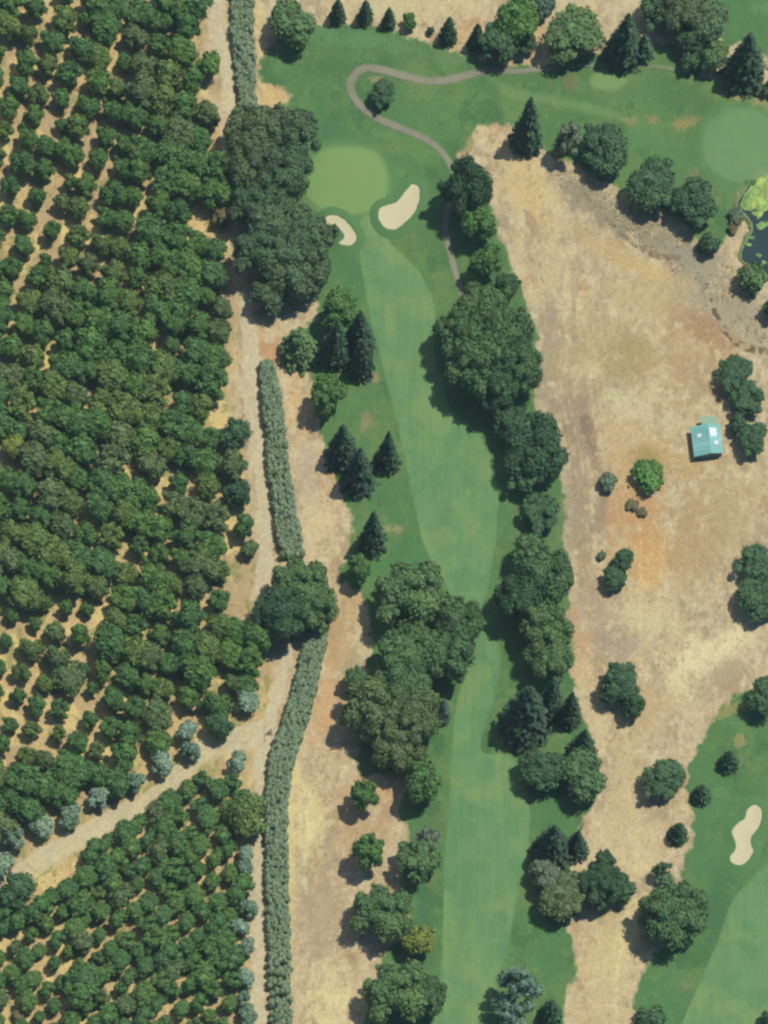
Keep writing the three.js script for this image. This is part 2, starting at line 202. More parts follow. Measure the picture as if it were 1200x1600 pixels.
    for (let k = 0; k < 3; k++) { const v = clamp(q[k] / K[k]); d[i + k] = 255 * (v <= 0.0031308 ? v * 12.92 : 1.055 * v ** (1 / 2.4) - 0.055) + 0.5; }
    d[i + 3] = 255;
  }
}
land.colorSpace = THREE.SRGBColorSpace; land.magFilter = THREE.LinearFilter; land.wrapS = land.wrapT = THREE.MirroredRepeatWrapping; land.needsUpdate = true;
function grainTexture(n, s, rep) {                            // a tile of roughness for bump maps
  const t = new THREE.DataTexture(new Uint8Array(n * n * 4), n, n), d = t.image.data;
  for (let y = 0; y < n; y++) for (let x = 0; x < n; x++) { const wx = x / n, k = (noise(x / s, y / s) * (1 - wx) + noise((x - n) / s, y / s) * wx), v = 255 * clamp(k * 0.7 + rnd() * 0.3); const i = (y * n + x) * 4; d[i] = d[i + 1] = d[i + 2] = v; d[i + 3] = 255; }
  t.wrapS = t.wrapT = THREE.RepeatWrapping; t.magFilter = THREE.LinearFilter; t.repeat.set(rep, rep * TH / TW); t.needsUpdate = true; return t;
}
const clods = grainTexture(512, 5, 8), blades = grainTexture(512, 2, 12);
const M = {
  soil: new THREE.MeshStandardMaterial({ map: land, roughness: 1, bumpMap: clods, bumpScale: 0.06 }),
  turf: new THREE.MeshStandardMaterial({ map: land, roughness: 0.95, bumpMap: blades, bumpScale: 0.06 }),
  mown: new THREE.MeshStandardMaterial({ map: land, roughness: 0.9, bumpMap: blades, bumpScale: 0.02 }),
  path: new THREE.MeshStandardMaterial({ map: land, roughness: 0.9, bumpMap: clods, bumpScale: 0.01 }),
};

// ---------------------------------------------------------------- sheets of land that follow its rise
const plane = (poly, axis, at, keep) => { const out = []; for (let i = 0; i < poly.length; i++) { const a = poly[i], b = poly[(i + 1) % poly.length], da = (a[axis] - at) * keep, db = (b[axis] - at) * keep; if (da >= 0) out.push(a); if (da >= 0 !== db >= 0) { const t = da / (da - db); out.push([a[0] + (b[0] - a[0]) * t, a[1] + (b[1] - a[1]) * t]); } } return out; };
const uvOf = (x, z) => [(x / U + 600 + OX) / TW, (z / U + 800 + OY) / TH];
function sheet(outline, cell, lift, heightAt = rise) {
  const poly = outline.map(([a, b]) => [X(a), Z(b)]), P = [], UV = [], I = [], seen = new Map();
  const xs = poly.map((p) => p[0]), x0 = Math.min(...xs), x1 = Math.max(...xs);
  const vert = ([x, z]) => { const k = x.toFixed(3) + ',' + z.toFixed(3); if (!seen.has(k)) { seen.set(k, P.length / 3); P.push(x, heightAt(x, z) + lift, z); UV.push(...uvOf(x, z)); } return seen.get(k); };
  for (let i = Math.floor(x0 / cell); i * cell < x1; i++) {
    const strip = plane(plane(poly, 0, i * cell, 1), 0, (i + 1) * cell, -1); if (strip.length < 3) continue;
    const zs = strip.map((p) => p[1]), z0 = Math.min(...zs), z1 = Math.max(...zs);
    for (let j = Math.floor(z0 / cell); j * cell < z1; j++) {
      const c = plane(plane(strip, 1, j * cell, 1), 1, (j + 1) * cell, -1).filter((p, k, s) => { const q = s[(k + 1) % s.length]; return Math.hypot(p[0] - q[0], p[1] - q[1]) > 1e-4; });
      if (c.length < 3) continue;
      const v2 = c.map(([a, b]) => new THREE.Vector2(a, b));
      for (const [a, b, d] of THREE.ShapeUtils.triangulateShape(v2, [])) { const A = c[a], B = c[b], D = c[d], ar = (B[0] - A[0]) * (D[1] - A[1]) - (B[1] - A[1]) * (D[0] - A[0]); if (Math.abs(ar) < 1e-5) continue; I.push(vert(A), ...(ar > 0 ? [vert(D), vert(B)] : [vert(B), vert(D)])); }
    }
  }
  const g = new THREE.BufferGeometry(); g.setAttribute('position', new THREE.Float32BufferAttribute(P, 3)); g.setAttribute('uv', new THREE.Float32BufferAttribute(UV, 2)); g.setIndex(I); g.computeVertexNormals(); return g;
}
function ground(name, geometry, material, label) { const m = part(numbered(name), geometry, material, scene); m.userData.kind = 'structure'; if (label) m.userData.label = label; return m; }
{
  const line = (half, step) => { const a = []; for (let v = -half; v <= half; v += step) a.push(v); let v = half, s = step; while (v < 2600) { s *= 1.45; v += s; a.push(v); a.unshift(-v); } return a; };
  const xs = line(140, 2.5), zs = line(180, 2.5), P = [], UV = [], I = [];
  for (const z of zs) for (const x of xs) { const far = Math.max(Math.abs(x) - 140, Math.abs(z) - 180); P.push(x, far > 1 ? rise(x, z) * Math.exp(-far / 60) : rise(x, z), z); UV.push(...uvOf(x, z)); }
  for (let j = 0; j + 1 < zs.length; j++) for (let i = 0; i + 1 < xs.length; i++) { const a = j * xs.length + i, b = a + xs.length; I.push(a, b, a + 1, a + 1, b, b + 1); }
  const g = new THREE.BufferGeometry(); g.setAttribute('position', new THREE.Float32BufferAttribute(P, 3)); g.setAttribute('uv', new THREE.Float32BufferAttribute(UV, 2)); g.setIndex(I); g.computeVertexNormals();
  ground('ground', g, M.soil, 'dry tan soil of the orchard floor and the bare field');
}
ROUGH.forEach((p, i) => ground('rough', sheet(p, 2.5, 0.03), M.turf, ['darker rough grass along the main hole and across the top', 'rough grass of the hole in the lower right corner', 'green grass in the upper right corner'][i]));
APRON.forEach((p, i) => ground('green_apron', sheet(p, 2.5, 0.05), M.turf, ['collar of grass round the pale left green', 'collar of grass round the green beside the pond'][i]));
FAIRWAY.forEach((p, i) => ground('fairway', sheet(p, 2.5, 0.07), M.mown, ['long pale mown fairway running down the middle', 'pale mown fairway in the lower right corner'][i]));
GREEN.forEach((p, i) => ground('golf_green', sheet(p, 2.5, 0.09), M.mown, ['smooth yellowish putting green at the upper left', 'smooth putting green beside the pond'][i]));
TEE.forEach((p, i) => ground('tee_ground', sheet(p, 2.5, 0.06), M.mown, ['small oval tee under the conifers at the top', 'long pale mown strip below the cart path'][i]));
TRACK.forEach((p, i) => ground('dirt_track', sheet(p, 2.5, 0.02), M.soil, ['pale dirt track at the top beside the orchard', 'pale dirt track along the middle of the orchard edge', 'pale dirt track along the lower orchard edge', 'diagonal dirt lane through the orchard'][i]));
CART.forEach((p) => ground('cart_path', sheet(p, 2, 0.11), M.path, 'grey cart path that loops round a small tree'));

// ---------------------------------------------------------------- bunkers: a turfed lip round a dished bed of sand
const sandMap = new THREE.DataTexture(new Uint8Array(256 * 256 * 4), 256, 256);
for (let i = 0; i < 65536; i++) { const x = i & 255, y = i >> 8, v = 0.9 + 0.1 * fbm(x / 30, y / 30) + (rnd() - 0.5) * 0.05, c = lin([228, 216, 184]); for (let k = 0; k < 3; k++) { const q = clamp(c[k] * v / K[k] * 1.04); sandMap.image.data[i * 4 + k] = 255 * (1.055 * q ** (1 / 2.4) - 0.055); } sandMap.image.data[i * 4 + 3] = 255; }
sandMap.colorSpace = THREE.SRGBColorSpace; sandMap.wrapS = sandMap.wrapT = THREE.RepeatWrapping; sandMap.magFilter = THREE.LinearFilter; sandMap.repeat.set(30, 40); sandMap.needsUpdate = true;
M.sand = new THREE.MeshStandardMaterial({ map: sandMap, roughness: 1, bumpMap: clods, bumpScale: 0.04 });
const lipMap = new THREE.MeshStandardMaterial({ color: albedo(92, 136, 82), roughness: 0.95, bumpMap: blades, bumpScale: 0.05 });
KIDNEY.forEach((k, n) => {
  const c = k.reduce((a, p) => [a[0] + p[0] / k.length, a[1] + p[1] / k.length], [0, 0]), b = thing('sand_bunker', 0, 0, 0, ['bean shaped pale sand bunker right of the yellowish green', 'small hooked sand bunker below the green, against the dark grove', 'wavy pale sand bunker in the lower right rough'][n], 'sand bunker');
  b.position.y = 0;
  const edge = (x, z) => { let d = 1e9; for (let i = 0, j = k.length - 1; i < k.length; j = i++) { const ax = X(k[j][0]), az = Z(k[j][1]), bx = X(k[i][0]) - ax, bz = Z(k[i][1]) - az, t = clamp(((x - ax) * bx + (z - az) * bz) / (bx * bx + bz * bz || 1)); d = Math.min(d, Math.hypot(x - ax - bx * t, z - az - bz * t)); } return d; };
  part('sand', sheet(k, 0.6, 0.2, (x, z) => rise(x, z) + 0.2 - 0.16 * sst(0, 2.4, edge(x, z)) + (noise(x * 1.3, z * 1.3) - 0.5) * 0.06), M.sand, b);
  const P = [], I = [], N = k.length, prof = [[-0.3, 0.36], [0.05, 0.5], [0.6, 0.48], [1.6, 0.28], [2.8, 0.02]];
  k.forEach(([px, py], i) => { const [ax, ay] = k[(i + N - 1) % N], [bx, by] = k[(i + 1) % N]; let nx = by - ay, nz = ax - bx; const l = Math.hypot(nx, nz) || 1; nx /= l; nz /= l; const area = k.reduce((s, p, q) => { const r = k[(q + 1) % N]; return s + p[0] * r[1] - r[0] * p[1]; }, 0); if (area < 0) { nx = -nx; nz = -nz; } for (const [o, h] of prof) { const x = X(px) + nx * o, z = Z(py) + nz * o; P.push(x, rise(x, z) + h + (h > 0.1 ? (noise(x * 0.9, z * 0.9) - 0.5) * 0.12 : 0), z); } });
  for (let i = 0; i < N; i++) for (let j = 0; j < 4; j++) { const a = i * 5 + j, d = (i + 1) % N * 5 + j; I.push(a, a + 1, d, d, a + 1, d + 1); }
  const g = new THREE.BufferGeometry(); g.setAttribute('position', new THREE.Float32BufferAttribute(P, 3)); g.setAttribute('uv', new THREE.Float32BufferAttribute(P.filter((_, i) => i % 3 !== 1).map((v, i) => i % 2 ? uvOf(0, v)[1] : uvOf(v, 0)[0]), 2)); g.setIndex(I); g.computeVertexNormals();
  lipMap.side = THREE.DoubleSide; part('turf_lip', g, lipMap, b);
});

// ---------------------------------------------------------------- foliage
class Leaves {                                                // collects leaf clumps and their inner mass into one crown
  constructor() { this.P = []; this.N = []; this.C = []; this.I = []; this.UV = []; }
  leaf(x, y, z, nx, ny, nz, s, tint) {
    let l = Math.hypot(nx, ny, nz) || 1; nx /= l; ny /= l; nz /= l;
    let tx = rr(-1, 1), ty = rr(-1, 1), tz = rr(-1, 1); const d = tx * nx + ty * ny + tz * nz; tx -= d * nx; ty -= d * ny; tz -= d * nz; l = Math.hypot(tx, ty, tz) || 1; tx /= l; ty /= l; tz /= l;
    const bx = ny * tz - nz * ty, by = nz * tx - nx * tz, bz = nx * ty - ny * tx, w = s * rr(0.5, 0.85), f = s * 0.22, o = this.P.length / 3;
    this.P.push(x - tx * s, y - ty * s, z - tz * s, x + bx * w - nx * f, y + by * w - ny * f, z + bz * w - nz * f, x + tx * s, y + ty * s, z + tz * s, x - bx * w - nx * f, y - by * w - ny * f, z - bz * w - nz * f);
    for (let k = 0; k < 4; k++) { this.N.push(nx, ny, nz); this.C.push(...tint); }
    this.I.push(o, o + 2, o + 1, o, o + 3, o + 2);
  }
  core(x, y, z, a, b, c, tint) {
    const g = new THREE.IcosahedronGeometry(1, 2), p = g.attributes.position, o = this.P.length / 3;
    for (let i = 0; i < p.count; i++) { const ux = p.getX(i), uy = p.getY(i), uz = p.getZ(i), k = 0.85 + 0.35 * noise(ux * 2.3 + x * 3, uy * 2.3 + uz * 2.3 + z * 3); this.P.push(x + ux * a * k, y + uy * b * k, z + uz * c * k); this.N.push(ux, uy, uz); this.C.push(...tint); this.I.push(o + i); }
  }
  lobe(x, y, z, r, s, cover, flat = 0.85, spread = 1, even = 1) {       // a bough: a mass of clumps round a point
    const t = 1 + rr(-0.18, 0.18) * even, hue = rr(-0.08, 0.08), n = Math.round(12.6 * r * r * (0.4 + 0.6 * flat) * cover / (s * s * 1.3));
    this.core(x, y, z, r * 0.74, r * 0.74 * flat, r * 0.74, [t, t, t]);
    for (let i = 0; i < n; i++) {
      let ux = rr(-1, 1), uy = rr(-0.75, 1), uz = rr(-1, 1); const l = Math.hypot(ux, uy, uz); if (l > 1 || l < 0.05) { i -= 1; continue; } ux /= l; uy /= l; uz /= l;
      const q = r * (0.74 + 0.34 * rnd() * spread) * (0.84 + 0.36 * noise(ux * 2.5 + x, uy * 2.5 + uz * 2.5 + z)), k = t * (1 + rr(-0.22, 0.22) * even);
      this.leaf(x + ux * q, y + uy * q * flat, z + uz * q, ux + rr(-0.75, 0.75), uy + rr(-0.55, 0.75), uz + rr(-0.75, 0.75), s * rr(0.7, 1.3), [k * (1 + hue), k, k * (1 - hue)]);
    }
  }
  build() {
    const g = new THREE.BufferGeometry();
    g.setAttribute('position', new THREE.Float32BufferAttribute(this.P, 3)); g.setAttribute('normal', new THREE.Float32BufferAttribute(this.N, 3)); g.setAttribute('color', new THREE.Float32BufferAttribute(this.C, 3)); g.setIndex(this.I); return g;
  }
}
const limb = (a, b, r0, r1, n = 6) => { const v = new THREE.Vector3().subVectors(b, a), g = new THREE.CylinderGeometry(r1, r0, v.length(), n, 1, true); g.translate(0, v.length() / 2, 0); g.applyQuaternion(new THREE.Quaternion().setFromUnitVectors(new THREE.Vector3(0, 1, 0), v.clone().normalize())); g.translate(a.x, a.y, a.z); return g; };
function trunk(h, r, boughs) {
  const top = new THREE.Vector3(rr(-0.2, 0.2), h, rr(-0.2, 0.2)), gs = [limb(new THREE.Vector3(0, -0.4, 0), top, r, r * 0.6, 9)];
  for (const [x, y, z] of boughs) gs.push(limb(top.clone().setY(h * rr(0.75, 1)), new THREE.Vector3(x, y, z), r * 0.5, r * 0.15, 5));
  return mergeGeometries(gs);
}
// crowns are made in metres at the size given, then a tree is stretched to its own radius and height
function broadCrown(r, h, nLobes, s, cover, loose = 0) {
  const L = new Leaves(), at = [], rv = Math.min(h * 0.42, r * 0.95), cy = h - rv, lr = r * (nLobes > 18 ? 0.33 : nLobes > 10 ? 0.4 : 0.5);
  L.lobe(0, cy - rv * 0.25, 0, r * 0.55, s, cover * 0.7, rv / r);
  for (let i = 0; i < nLobes; i++) {
    const t = (i + 0.5) / nLobes, up = 1 - 1.3 * t, a = i * 2.39996 + rr(-0.5, 0.5), q = Math.sqrt(Math.max(0, 1 - up * up)), k = rr(0.8, 1.12 + loose), lo = lr * rr(0.6, 1.35);
    const x = Math.cos(a) * q * (r - lo * 0.75) * k, z = Math.sin(a) * q * (r - lo * 0.75) * k, y = cy + up * (rv - lo * 0.6) * rr(0.72, 1.15) + rr(-0.06, 0.06) * h;
    L.lobe(x, y, z, lo, s, cover, 0.85); at.push([x * 0.8, y - lo * 0.3, z * 0.8]);
    for (let m = 0; m < 2; m++) if (rnd() < 0.6) L.lobe(x + rr(-1, 1) * lo, y + rr(-0.2, 0.6) * lo, z + rr(-1, 1) * lo, lo * rr(0.35, 0.55), s * 0.9, cover, 0.9);   // sprays standing off the bough
  }
  return [L.build(), trunk(Math.max(0.8, cy - rv * 0.5), 0.05 * r + 0.08, at.slice(0, 7))];
}
function coneCrown(r, h, s, slim) {                           // tiers of drooping boughs up a straight stem
  const L = new Leaves(), tiers = Math.round(h / 0.75);
  for (let i = 0; i < 9; i++) { const t = i / 9, q = r * (1 - t) ** slim; L.core(0, h * (0.06 + 0.9 * t), 0, q * 0.6, h * 0.09, q * 0.6, [1, 1, 1]); }
  for (let i = 0; i < tiers; i++) {
    const t = (i + 0.5) / tiers, R = r * (1 - t) ** slim * rr(0.9, 1.1) + 0.12, n = Math.max(4, Math.round(5 + R * 2.2)), y0 = h * (0.06 + 0.94 * t);
    for (let j = 0; j < n; j++) {
      const a = (j + rr(-0.3, 0.3)) / n * 6.2832 + i * 1.7, R2 = R * rr(0.75, 1.15), tint = rr(0.8, 1.2), m = Math.max(2, Math.round(R2 * 5));
      for (let k = 0; k < m; k++) { const q = R2 * (0.35 + 0.65 * (k + rnd()) / m), w = rr(-0.35, 0.35) * Math.min(1, R2 * 0.4), v = tint * rr(0.8, 1.2); L.leaf(Math.cos(a) * q - Math.sin(a) * w, y0 - q * 0.28 + rr(-0.2, 0.25), Math.sin(a) * q + Math.cos(a) * w, Math.cos(a) * 0.7 + rr(-0.6, 0.6), 0.75 + rr(-0.5, 0.4), Math.sin(a) * 0.7 + rr(-0.6, 0.6), s * rr(0.7, 1.3), [v, v, v]); }
    }
  }
  return [L.build(), trunk(h * 0.8, 0.03 * h * 0.5 + 0.06, [])];
}
function pineCrown(r, h, s) {                                 // open, tufted boughs with gaps between
  const L = new Leaves(), at = [];
  for (let i = 0; i < 15; i++) { const t = i / 14, a = i * 2.39996 + rr(-0.5, 0.5), q = r * (0.85 - 0.65 * t) * rr(0.6, 1.2), lo = r * rr(0.2, 0.32) * (1.1 - 0.4 * t), y = h * (0.42 + 0.53 * t); L.lobe(Math.cos(a) * q, y, Math.sin(a) * q, lo, s, 0.9, 0.7, 1.5); at.push([Math.cos(a) * q, y - 0.3, Math.sin(a) * q]); }
  return [L.build(), trunk(h * 0.8, 0.022 * h + 0.08, at)];
}
const KIND = {};
const kinds = (key, r, h, n, make) => { KIND[key] = { r, h, forms: Array.from({ length: n }, () => make(r, h)) }; };
kinds('orchard', 3.7, 6, 10, (r, h) => broadCrown(r, h, 8, 0.36, 1.15, 0.14));
kinds('dwarf', 2.8, 4.6, 5, (r, h) => broadCrown(r, h, 7, 0.34, 1.15, 0.1));
kinds('bush', 2.8, 3.6, 4, (r, h) => broadCrown(r, h, 7, 0.36, 1.2, 0.05));
kinds('round', 5, 9.5, 6, (r, h) => broadCrown(r, h, 13, 0.38, 1.15, 0.05));
kinds('oak', 9.5, 13, 6, (r, h) => broadCrown(r, h, 22, 0.42, 1.05, 0.16));
kinds('cone', 3.8, 15, 5, (r, h) => coneCrown(r, h, 0.42, 0.85));
kinds('fir', 5, 12, 4, (r, h) => coneCrown(r, h, 0.46, 0.6));
kinds('pine', 5.5, 13, 4, (r, h) => pineCrown(r, h, 0.42));
const leafy = (r, g, b) => new THREE.MeshStandardMaterial({ color: albedo(r * 1.05, g * 1.06, b * 1.03), roughness: 0.75, vertexColors: true, side: THREE.DoubleSide });
const TONE = {
  orchard: [leafy(88, 127, 60), leafy(82, 122, 62), leafy(96, 131, 60), leafy(84, 124, 66), leafy(106, 130, 64)], small: [leafy(86, 125, 64), leafy(96, 129, 64), leafy(82, 121, 68)],
  yellow: [leafy(136, 150, 66)], olive: [leafy(104, 124, 76), leafy(98, 120, 72)], dusty: [leafy(142, 166, 148), leafy(120, 148, 126)], dry: [leafy(128, 122, 84)],
  oak: [leafy(94, 127, 76), leafy(88, 121, 74), leafy(100, 131, 78)], grove: [leafy(92, 118, 80), leafy(86, 114, 76), leafy(100, 120, 80)], dark: [leafy(72, 108, 68), leafy(68, 103, 66)], bright: [leafy(98, 142, 66), leafy(92, 134, 66)],
  fir: [leafy(58, 90, 60), leafy(54, 84, 58)], blue: [leafy(102, 132, 116)], grey: [leafy(112, 128, 104)], hedge: [leafy(140, 160, 132)],
};
const bark = new THREE.MeshStandardMaterial({ color: new THREE.Color().setRGB(0.12, 0.09, 0.065), roughness: 1, bumpMap: clods, bumpScale: 0.05 });
const protos = {};
function tree(name, kind, tone, px, py, r, h, label, category, group, row) {   // r in photo units, h in metres; px, py is where the crown is seen
  const k = KIND[kind], key = kind + Math.floor(rnd() * k.forms.length), tones = TONE[tone];
  if (!protos[key]) { const [c, t] = k.forms[+key.slice(kind.length)], p = new THREE.Group(); part('trunk', t, bark, p); part('crown', c, tones[0], p); protos[key] = p; }
  h *= { cone: 1.2, fir: 0.95, round: tone === 'bright' ? 1 : tone === 'dark' ? 0.66 : 0.76, oak: 0.86, bush: 0.85 }[kind] ?? 0.95;
  const o = protos[key].clone(), [x, z] = standsAt(px, py, h * (kind === 'cone' ? 0.48 : 0.6)), s = r * U / k.r * (kind === 'cone' ? 1.32 : 1);
  o.name = numbered(name); o.position.set(x, rise(x, z), z); o.rotation.y = rr(0, 6.28); o.scale.set(s * rr(0.95, 1.05), h / k.h, s * rr(0.95, 1.05));
  if (row) { o.rotation.y = row[0]; o.scale.x *= row[1]; o.scale.z *= 0.94; }        // crowns grow together along a row
  o.children[1].material = tones[Math.floor(rnd() * tones.length)]; o.userData = {};
  scene.add(o); return tag(o, label, category, group);
}

// ---------------------------------------------------------------- the orchard: crooked rows with gaps where the sand shows
const GAPS = [[33, 15], [25, 24], [75, 10], [68, 26], [60, 40], [127, 38], [118, 52], [108, 65], [190, 52], [13, 84], [5, 105], [57, 92], [50, 116], [45, 140], [80, 120], [74, 140], [65, 165], [120, 128], [124, 142], [70, 175], [85, 190], [78, 206], [118, 160], [108, 182], [172, 125], [160, 146], [205, 112], [200, 135], [193, 158], [146, 195], [138, 212], [185, 186], [183, 212], [258, 105], [305, 75], [296, 95], [272, 165], [266, 200],
  [70, 212], [92, 228], [62, 242], [78, 252], [56, 286], [100, 276], [134, 230], [172, 245], [75, 298], [27, 317], [65, 322], [110, 342], [104, 364], [134, 356], [8, 360], [75, 395], [94, 386], [40, 410], [0, 402], [126, 406], [310, 298], [290, 318], [352, 358], [346, 382], [346, 402], [372, 326], [205, 240],
  [30, 428], [76, 446], [65, 474], [86, 405], [30, 462], [25, 482], [10, 556], [36, 552], [0, 568], [120, 570], [157, 584], [155, 450], [208, 540], [345, 412], [310, 470], [305, 495], [258, 535], [285, 545], [335, 540], [322, 585], [280, 618], [360, 480], [5, 705], [10, 665], [180, 660], [170, 685], [107, 756], [115, 732], [205, 718], [203, 738], [185, 780], [97, 810],
  [270, 635], [335, 640], [346, 656], [340, 675], [252, 685], [235, 765], [275, 742], [268, 772], [316, 748], [310, 775], [350, 755], [350, 780], [230, 716], [25, 870], [12, 890], [97, 882], [108, 892], [98, 914], [65, 926], [55, 950], [10, 970], [140, 942], [135, 966], [175, 950], [168, 966], [40, 980], [20, 996], [65, 1003], [165, 850], [206, 850], [0, 1012], [197, 866], [125, 855],
  [245, 845], [235, 870], [285, 855], [275, 890], [370, 872], [360, 895], [270, 955], [335, 960], [330, 978], [390, 965], [15, 1018], [10, 1052], [35, 1066], [65, 1018], [110, 1020], [120, 1036], [75, 1052], [20, 1100], [45, 1122], [100, 1092], [136, 1086], [90, 1122], [130, 1112], [80, 1146], [86, 1162], [10, 1150], [10, 1176], [96, 1216], [190, 1120], [265, 1086], [280, 1070], [350, 1066], [215, 1090],
  [95, 1228], [40, 1450], [30, 1462], [95, 1478], [110, 1460], [60, 1500], [70, 1522], [100, 1496], [85, 1536], [20, 1560], [15, 1582], [60, 1580], [70, 1560], [145, 1436], [160, 1452], [165, 1420], [170, 1402], [186, 1390], [150, 1386], [138, 1500], [165, 1536], [190, 1515], [156, 1590], [210, 1545], [205, 1396], [222, 1390], [340, 1320], [346, 1336], [335, 1256], [360, 1240], [265, 1370], [270, 1560], [276, 1590], [330, 1596], [350, 1416], [326, 1350]];
const inside = (poly, x, y) => { let c = false; for (let i = 0, j = poly.length - 1; i < poly.length; j = i++) { const [ax, ay] = poly[j], [bx, by] = poly[i]; if ((ay > y) !== (by > y) && x < ax + (y - ay) / (by - ay) * (bx - ax)) c = !c; } return c; };
const NORTH = [[-40, -30], [322, -30], [318, 60], [326, 110], [338, 180], [352, 260], [356, 340], [350, 420], [372, 470], [374, 540], [352, 590], [340, 640], [372, 700], [382, 760], [392, 830], [380, 890], [378, 960], [412, 1000], [418, 1060], [414, 1090], [352, 1116], [300, 1128], [262, 1176], [226, 1212], [186, 1238], [140, 1262], [86, 1290], [40, 1324], [-40, 1380]];
const SOUTH = [[-40, 1430], [2, 1392], [50, 1402], [110, 1352], [180, 1306], [236, 1268], [290, 1236], [318, 1196], [370, 1200], [382, 1240], [386, 1300], [374, 1380], [380, 1460], [382, 1670], [-40, 1670]];
// trees of a look or place of their own: kind, tone, x, y, radius, height, label
const SPECIAL = [
  ['orchard', 'yellow', 22, 700, 17, 5.5, 'yellow green orchard tree beside a narrow sandy gap at the left edge'], ['orchard', 'olive', 238, 728, 20, 6, 'olive yellow orchard tree with sand below it, two rows in from the track'], ['orchard', 'dry', 345, 338, 14, 4.5, 'small yellowish orchard tree above the sandy opening by the dark grove'], ['orchard', 'olive', 106, 1058, 24, 5, 'broad brown tinged orchard tree in the sandy clearing above the lane'],
  ['orchard', 'dark', 26, 1394, 27, 7, 'big dark orchard tree at the lower left end of the lane'], ['orchard', 'dark', 342, 1132, 20, 6.5, 'dark orchard tree standing alone in the mouth of the diagonal lane'], ['orchard', 'orchard', 386, 1272, 30, 8.5, 'tall dark tree that reaches over the hedge below the lane'], ['orchard', 'dark', 366, 680, 22, 6.5, 'dark orchard tree jutting into the dirt track bend'], ['orchard', 'dark', 370, 770, 20, 6.5, 'round dark orchard tree pushed out onto the dirt track'], ['orchard', 'orchard', 326, 100, 19, 6, 'orchard tree at the narrow part of the upper dirt track'], ['orchard', 'olive', 128, 1475, 15, 5, 'brown green orchard tree beside a bright sandy spot below the lane'], ['dwarf', 'dry', 28, 1588, 10, 2.5, 'tiny dry orchard tree on the sand in the lower left corner'], ['orchard', 'orchard', 128, 1540, 30, 7.5, 'largest clump like orchard tree at the bottom left'], ['dwarf', 'olive', 390, 858, 13, 4, 'small olive orchard tree out on the track above the large roadside tree'],
];
const DUSTY = [[372, 1192, 15], [384, 1336, 13], [382, 1358, 13], [388, 1418, 14], [374, 1448, 13], [386, 1478, 12], [384, 1528, 14], [380, 1562, 12], [386, 1586, 15]], LANE = [[292, 1142, 15], [298, 1172, 14], [254, 1192, 17], [212, 1222, 16], [156, 1246, 17], [108, 1276, 17], [66, 1288, 18], [24, 1312, 17], [4, 1352, 18], [386, 1098, 18]];
const taken = [...SPECIAL.map((s) => [s[2], s[3], s[4]]), ...DUSTY, ...LANE];
for (const [kind, tone, x, y, r, h, label] of SPECIAL) tree('orchard_tree', kind, tone, x, y, r, h, label, 'orchard tree');
const ORD = ['first', 'second', 'third', 'fourth', 'fifth', 'sixth', 'seventh', 'eighth', 'ninth', 'tenth', 'eleventh', 'twelfth', 'thirteenth', 'fourteenth', 'fifteenth', 'sixteenth', 'seventeenth', 'eighteenth', 'nineteenth', 'twentieth'];
const ordinal = (n) => n < 20 ? ORD[n] : n < 30 ? (n === 20 ? 'twenty first' : 'twenty ' + ORD[n - 20]) : n < 39 ? (n === 30 ? 'thirty first' : 'thirty ' + ORD[n - 30]) : n === 39 ? 'fortieth' : 'forty ' + ORD[n - 40];
function rows(area, x0, y0, ax, ay, bx, by, kind, tone, r0, h0, name, labelOf, group) {
  const all = [];
  for (let j = -60; j < 60; j++) {
    const row = [];
    for (let i = -60; i < 60; i++) {
      const along = rr(-7, 7) / Math.hypot(ax, ay), across = rr(-3.2, 3.2) / Math.hypot(bx, by);
      let x = x0 + (i + along) * ax + (j + across) * bx, y = y0 + (i + along) * ay + (j + across) * by, r = r0 * rr(0.76, 1.24) * (r0 > 18 ? (x < 215 && y > 50 && y < 440 ? 0.74 : x < 165 && y > 930 && y < 1200 ? 0.7 : 1) : x < 190 && y > 1425 ? 0.86 : 1), push = 0;
      if (!inside(area, x, y) || x < -16 || y < -18 || y > 1650) continue;
      for (const [gx, gy] of GAPS) { const d = Math.hypot(x - gx, y - gy), w = r0 * 0.92; if (d < w && d > 0.1) { const k = (w - d) * 0.6; x += (x - gx) / d * k; y += (y - gy) / d * k; push += k; } }
      if (taken.some(([a, b, c]) => Math.hypot(x - a, y - b) < (c + r) * 0.62)) continue;
      row.push([x, y, r * Math.max(0.68, 1 - push * 0.035), push, rnd() < 0.08 ? 'olive' : tone]);
    }
    if (row.length) all.push(row.reverse());                  // counted from the track inwards
  }
  all.forEach((row, j) => row.forEach(([x, y, r, push, t], i) => { const size = r < r0 * 0.82 ? 'small' : r > r0 * 1.06 ? 'large' : 'round'; tree(name, kind, t, x, y, r, h0 * (r / r0) ** 0.7 * rr(0.9, 1.1), labelOf(size + (t === 'olive' ? ' brownish' : ' green'), i, j, push > 6), 'orchard tree', group, [Math.atan2(-ay, ax) + rr(-0.25, 0.25) + (rnd() < 0.5 ? Math.PI : 0), rr(1.08, 1.3)]); }));
}
rows(NORTH, 136, 163, 36.4, 11, -11.2, 38.4, 'orchard', 'orchard', 19.6, 6.4, 'orchard_tree', (look, i, j, gap) => look + ' tree' + (gap ? ' by sand, ' : ', ') + ordinal(i) + ' from the track, ' + ordinal(j) + ' orchard row', 'orchard trees above the lane');
rows(SOUTH, 165, 1317, 25.6, -16.6, 17.2, 23, 'dwarf', 'small', 14.8, 5, 'young_orchard_tree', (look, i, j, gap) => look + ' tree' + (gap ? ' by sand, ' : ', ') + ordinal(i) + ' from the right, ' + ordinal(j) + ' row below the lane', 'orchard trees below the lane');
